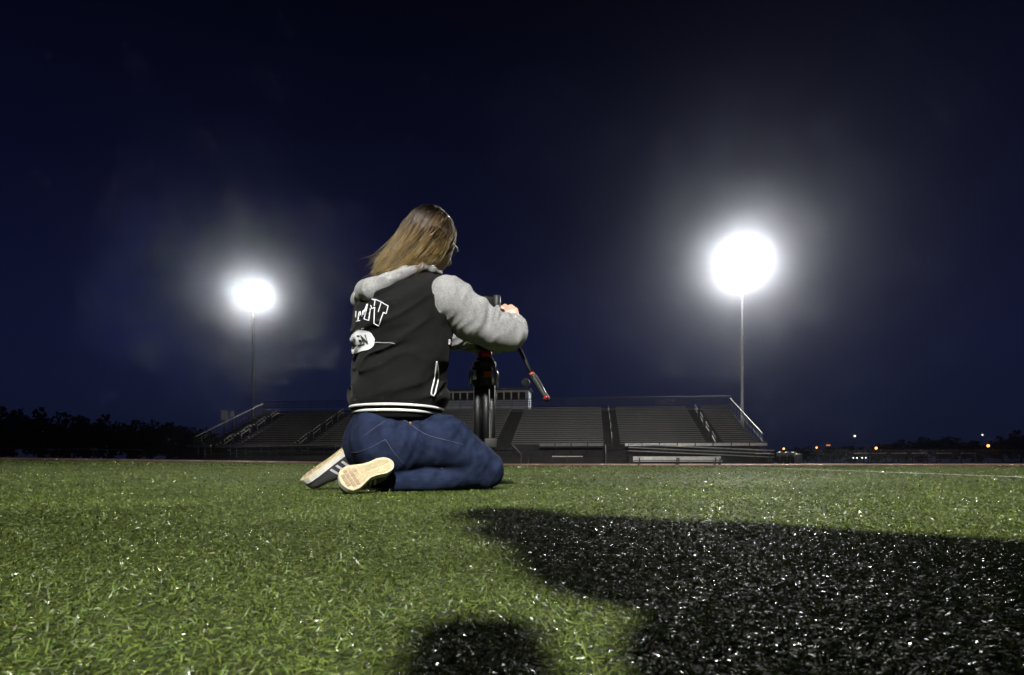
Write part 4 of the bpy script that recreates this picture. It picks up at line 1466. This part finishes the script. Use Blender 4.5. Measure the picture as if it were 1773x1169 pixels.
# glasses: dark rims, temples coloured white for the glint on the frame
def glasses():
    mb = MB()
    for q in (-1, 1):
        c = np.array([0.106, q * 0.034, 0.0])
        ring = [Hd(c[0] - 0.006 * abs(cos(a)) * 0 - 0.008 * (abs(c[1] + 0.026 * cos(a)) / 0.06), c[1] + 0.020 * cos(a), c[2] + 0.014 * sin(a) - 0.010) for a in np.linspace(0, 2 * pi, 17)]
        mb.tube(ring, 0.0014, 6)
    mb.tube([Hd(0.113, -0.009, 0.004), Hd(0.116, 0, 0.006), Hd(0.113, 0.009, 0.004)], 0.0013, 6)
    g = mb.build('glasses', mat('dark_glasses_rim', (0.03, 0.03, 0.03), 0.3), person, True)
    for q in (-1, 1):
        MB().tube([Hd(0.100, q * 0.061, -0.004), Hd(0.085, q * 0.070, -0.002), Hd(0.05, q * 0.074, 0.0), Hd(0.0, q * 0.074, -0.006)], 0.0028, 8).build('temple', M['thread'], g, True)
glasses()
fw_ = (WR - EL) / np.linalg.norm(WR - EL)
up_ = np.array([0, 0, 1.0]); a_ = np.cross(fw_, up_); a_ /= np.linalg.norm(a_); b_ = np.cross(a_, fw_)
MB().tube([WR + fw_ * 0.008 + (a_ * cos(t) + b_ * sin(t)) * 0.0265 for t in np.linspace(0, 2 * pi, 25)], 0.0028, 6).build('bracelet', M['ink'], person, True)

# ------------------------------------------------------------------ tripod and its camera
M['black'] = mat('satin_black', (0.006, 0.006, 0.0065), 0.55, var=0.2, scale=80)
M['tubes'] = mat('dark_grey_tube', (0.020, 0.019, 0.017), 0.6)
M['black_rough'] = mat('black_rubber', (0.013, 0.013, 0.013), 0.65, bump=0.4, bscale=600, bdist=0.0006)
M['red'] = mat('red_anodised', (0.55, 0.015, 0.02), 0.35, 0.3)
M['orange'] = mat('orange_red_badge', (0.5, 0.07, 0.035), 0.4)
M['chrome'] = mat('polished_clamp', (0.62, 0.62, 0.62), 0.22, 0.85)
M['screen'] = mat('dark_screen', (0.008, 0.008, 0.01), 0.08)
TY = 2.66
tp = at(839, 800, TY); tp.z = 0
zpx = lambda py: CAMH + (HY - py) / FOC * TY
tri = thing('tripod', 'black video tripod with red collar standing in front of the kneeling person', 'tripod', tp, radians(15))
for k in range(3):
    a = radians(-90 + 120 * k + 22)
    d = Vector((cos(a), sin(a), 0)); s_ = Vector((-sin(a), cos(a), 0))
    top, bot = zpx(662), 0.0
    lg = MB()
    rt, rb = 0.030, 0.032
    for q in (-1, 1):
        lg.tube([d * rt + s_ * q * 0.014 + Vector((0, 0, top)), d * (rt + (rb - rt) * 0.55) + s_ * q * 0.014 + Vector((0, 0, zpx(770)))], 0.0155, 10)
    leg = lg.build('leg', M['black'], tri, True)
    MB().tube([d * (rt + 0.004) + Vector((0, 0, zpx(712))), d * (rb + 0.002) + Vector((0, 0, 0.02))], 0.013, 10).build('lower_tube', M['tubes'], leg, True)
    MB().box(-0.026, 0.026, -0.016, 0.016, -0.02, 0.02, 0.005).build('leg_lock', M['black_rough'], leg, True, d * (rt + 0.009) + Vector((0, 0, zpx(768))))
    MB().lathe([(0.008, 0.05), (0.016, 0.035), (0.019, 0.0)], 12).build('rubber_foot', M['black_rough'], leg, True, d * rb)
    ck = MB().tube([d * 0.048 + Vector((0, 0, zpx(636))), d * 0.056 + Vector((0, 0, zpx(645))), d * 0.058 + Vector((0, 0, zpx(660))), d * 0.057 + Vector((0, 0, zpx(668)))], [0.007, 0.010, 0.008, 0.004], 8)
    ck.build('leg_clamp', M['chrome'], tri, True)
MB().lathe([(0.03, zpx(675)), (0.05, zpx(668)), (0.052, zpx(648)), (0.045, zpx(640)), (0.048, zpx(634)), (0.05, zpx(630)), (0.044, zpx(626))], 22).build('bowl', M['black'], tri, True)
MB().box(-0.017, 0.017, -0.064, -0.054, zpx(656), zpx(646), 0.003).build('badge', M['orange'], tri)
MB().lathe([(0.034, zpx(626)), (0.037, zpx(624)), (0.037, zpx(621)), (0.034, zpx(620))], 22).build('levelling_collar', M['black_rough'], tri, True)
MB().lathe([(0.028, zpx(620)), (0.031, zpx(619)), (0.031, zpx(611)), (0.028, zpx(609))], 24).build('red_collar', M['red'], tri, True)
hd = MB().lathe([(0.036, zpx(607)), (0.042, zpx(603)), (0.042, zpx(594)), (0.03, zpx(590))], 20)
hd.box(-0.045, 0.045, -0.035, 0.035, zpx(596), zpx(578), 0.01)
hd.tube([(-0.06, 0, zpx(585)), (0.06, 0, zpx(585))], 0.024, 14)
hd.box(-0.075, 0.06, -0.028, 0.028, zpx(578), zpx(574), 0.003)
hd.build('fluid_head', M['black'], tri, True)
inv = Matrix.Rotation(-radians(15), 3, 'Z')
def tl(px, py, Y):
    return inv @ (at(px, py, Y) - tp)
c_ = tl(821, 649, 2.63)
MB().box(c_.x - 0.010, c_.x + 0.010, c_.y - 0.012, c_.y + 0.012, c_.z - 0.022, c_.z + 0.020, 0.004).build('leg_clamp', M['chrome'], tri, True)
MB().tube([tl(855, 636, 2.63), tl(860, 644, 2.63), tl(862, 656, 2.63), tl(862, 668, 2.63), tl(861, 672, 2.63)], [0.003, 0.006, 0.005, 0.003, 0.002], 8).build('leg_clamp', M['chrome'], tri, True)
hb = MB().tube([tl(850, 592, 2.66), tl(893, 597, 2.62), tl(900, 606, 2.61), tl(921, 648, 2.56)], [0.010, 0.010, 0.008, 0.008], 10).build('pan_handle', M['black'], tri, True)
MB().tube([tl(921, 648, 2.56), tl(926, 657, 2.55), tl(944, 686, 2.51), tl(948, 693, 2.50)], [0.011, 0.013, 0.013, 0.011], 14).build('grip', M['black_rough'], hb, True)
MB().tube([tl(920.3, 647, 2.561), tl(921.4, 649.4, 2.559)], 0.0120, 14).build('grip_ring', M['orange'], hb, True)
MB().tube([tl(945.5, 688.8, 2.507), tl(946.8, 691.4, 2.503)], 0.0132, 14).build('grip_ring', M['red'], hb, True)
MB().tube([tl(929.2, 649, 2.53), tl(951.4, 691, 2.475)], 0.0014, 6).build('grip_edge_line', M['chrome'], hb, True)  # thin bright line along the right edge of the grip

cb = at(848, 554, 2.66)
dc = thing('camera', 'black video camera on the tripod partly hidden behind the grey sleeve', 'camera', cb, radians(38))
# local +x: the way the lens points
MB().box(-0.045, 0.035, -0.068, 0.068, -0.055, 0.040, 0.012).build('body', M['black_rough'], dc, True)
MB().box(-0.045, 0.035, -0.028, 0.045, 0.040, 0.092, 0.012).build('viewfinder_hump', M['black'], dc, True)
MB().lathe([(0.036, 0.035), (0.041, 0.04), (0.041, 0.075), (0.038, 0.078), (0.038, 0.1), (0.042, 0.103), (0.042, 0.14), (0.036, 0.14), (0.034, 0.12)], 22, 'x', (0, 0, -0.006)).build('lens', M['black'], dc, True)
MB().box(-0.050, -0.0455, -0.035, 0.035, -0.04, 0.012, 0.002).build('rear_screen', M['screen'], dc)
for (y, z) in ((-0.05, 0.024), (-0.052, 0.004), (-0.05, -0.016)):
    MB().lathe([(0.005, -0.0455), (0.0045, -0.049), (0.001, -0.0495)], 10, 'x', (0, y, z)).build('button', M['chrome'] if z > 0.02 else M['black'], dc, True)
MB().lathe([(0.016, 0.041), (0.017, 0.045), (0.017, 0.088), (0.014, 0.092)], 18, 'z', (0.0, -0.047, 0)).build('eyepiece', M['black'], dc, True)
MB().box(-0.05, 0.04, -0.04, 0.04, -0.066, -0.0555, 0.003).build('mounting_plate', M['black'], dc, True)

# ------------------------------------------------------------------ the photographer behind the lens, whose shadow lies on the turf
ph = thing('person', 'person crouching beside the viewpoint whose shadow falls across the near turf', 'person', (0.75, -0.20, 0), 0)
M['figure'] = mat('dark_figure', (0.03, 0.03, 0.035), 0.85, var=0.3, scale=20)
M['dark_hair'] = mat('dark_hair', (0.02, 0.014, 0.01), 0.5, var=0.4, scale=40)
def photographer():
    S = SDF((-1.05, -0.6, -0.02), (0.65, 0.45, 1.4), 0.014)
    o = np.array([0.75, -0.20, 0])
    P = lambda x, y, z: np.array([x - 0.29 * z * (1.38 if z > 0.13 else 1), y, z * (1.38 if z > 0.13 else 1)]) - o
    head = P(0.365, -0.02, 0.80)
    S.ell(head, (0.095, 0.078, 0.105), None, 0)
    S.cone(head + (-0.03, 0, -0.03), head + (-0.065, 0, -0.085), 0.05, 0.028, 0.03)
    S.cone(head + (-0.09, 0, -0.015), head + (-0.105, 0, -0.04), 0.008, 0.012, 0.012)
    sh0 = P(0.50, -0.06, 0.70)
    S.cone(head + (0.02, 0, -0.05), sh0, 0.055, 0.06, 0.03)
    S.chain([(sh0, 0.10), (P(0.66, -0.10, 0.62), 0.14), (P(0.85, -0.16, 0.52), 0.14), (P(1.0, -0.22, 0.40), 0.15)], 0.05, 1.15)
    for q in (-1, 1):
        sh = sh0 + np.array([0.03, q * 0.17, -0.05])
        el = P(0.46, -0.08 + q * 0.15, 0.21)
        wr = P(0.20, -0.11 + q * 0.05, 0.15)
        S.chain([(sh, 0.062), (el, 0.046), (wr, 0.03)], 0.03)
        for j in range(4):
            k0 = wr + np.array([-0.055, 0, 0.03 - 0.02 * j])
            S.cone(wr, k0, 0.02, 0.013, 0.012)
            S.cone(k0, k0 + np.array([-0.03, -q * 0.03, 0]), 0.011, 0.009, 0.004)
            S.cone(k0 + np.array([-0.03, -q * 0.03, 0]), k0 + np.array([-0.028, -q * 0.055, -0.004]), 0.009, 0.008, 0.004)
        S.cone(wr, wr + np.array([-0.03, -q * 0.02, 0.05]), 0.016, 0.011, 0.008)
        hip = P(1.0, -0.22 + q * 0.10, 0.38); kn = P(0.62, -0.16 + q * 0.17, 0.11); an = P(1.04, -0.24 + q * 0.13, 0.09); toe = P(1.14, -0.26 + q * 0.14, 0.03)
        S.chain([(hip, 0.12), (kn, 0.075), ((kn + an) / 2, 0.062), (an, 0.045), (toe, 0.035)], 0.03)
    for q in (-1, 1):                                    # unseen bulk added to fill out the cast shadow
        S.cone(P(0.62, -0.12 + 0.10 * q, 0.50), P(0.44, -0.06 + 0.08 * q, 0.06), 0.12, 0.13, 0.05)
        S.cone(P(0.80, -0.15 + 0.10 * q, 0.42), P(0.72, -0.12 + 0.12 * q, 0.05), 0.15, 0.17, 0.05)
        S.cone(P(1.0, -0.22 + 0.10 * q, 0.36), P(1.02, -0.2 + 0.12 * q, 0.05), 0.15, 0.17, 0.05)
    S.cone(P(0.52, -0.07, 0.62), P(0.36, -0.05, 0.36), 0.10, 0.09, 0.05)  # more unseen bulk, shaped to the near edge of the shadow
    S.cone(P(0.50, -0.07, 0.45), P(0.25, -0.05, 0.24), 0.10, 0.08, 0.05)
    S.cone(P(0.40, -0.05, 0.36), P(0.30, -0.06, 0.15), 0.10, 0.09, 0.05)
    S.cone(P(0.36, -0.03, 0.60), P(0.28, -0.05, 0.40), 0.10, 0.075, 0.05)
    S.cone(P(0.46, -0.05, 0.68), P(0.33, -0.02, 0.63), 0.11, 0.10, 0.05)
    S.floor(0.0)
    return S.build('body', M['figure'], ph, 2)
photographer()
S_ = SDF((-0.95, -0.1, 0.8), (-0.4, 0.45, 1.4), 0.01)
S_.ell(np.array([-0.69, 0.18, 1.115]), (0.12, 0.11, 0.13), None, 0)  # hair made larger to thicken the tip of the shadow
S_.ell(np.array([-0.80, 0.18, 1.06]), (0.07, 0.10, 0.09), None, 0.02, cut=True)
S_.cone(np.array([-0.67, 0.18, 1.08]), np.array([-0.57, 0.16, 0.98]), 0.09, 0.08, 0.04)
S_.build('hair', M['dark_hair'], ph, 2)
oc = thing('camera', 'camera held low to the turf at the viewpoint', 'camera', (0.005, -0.09, 0.0), 0)
MB().box(-0.055, 0.055, -0.045, 0.03, 0.065, 0.165, 0.012).build('body', M['black'], oc, True)
MB().lathe([(0.036, 0.03), (0.04, 0.035), (0.04, 0.07), (0.036, 0.075)], 18, 'y', (0, 0, 0.11)).build('lens', M['black'], oc, True)
MB().box(-0.02, 0.02, -0.025, 0.015, 0.165, 0.33, 0.006).build('shadow_block_stem', M['black'], oc, True)  # stem and block added, tall enough to cast the small rounded shadow
MB().box(-0.045, 0.045, -0.045, 0.035, 0.33, 0.445, 0.025).build('shadow_block', M['black'], oc, True)

# ------------------------------------------------------------------ haze added to give the lamps their glow: one closed box of even air round everything, sky outside it
hz = MB().box(-720, 720, -140, 960, -4.0, 26.0).build('haze', None)
hm = bpy.data.materials.new('lamp_glow_haze')
hm.use_nodes = True
n_, l_ = hm.node_tree.nodes, hm.node_tree.links
n_.clear()
oo = n_.new('ShaderNodeOutputMaterial')
pv = n_.new('ShaderNodeVolumePrincipled')
pv.inputs['Color'].default_value = (0.86, 0.90, 1.0, 1)
pv.inputs['Density'].default_value = HAZE_DENSITY
pv.inputs['Anisotropy'].default_value = HAZE_G
l_.new(pv.outputs[0], oo.inputs['Volume'])
hz.data.materials.append(hm)
hz['kind'] = 'stuff'
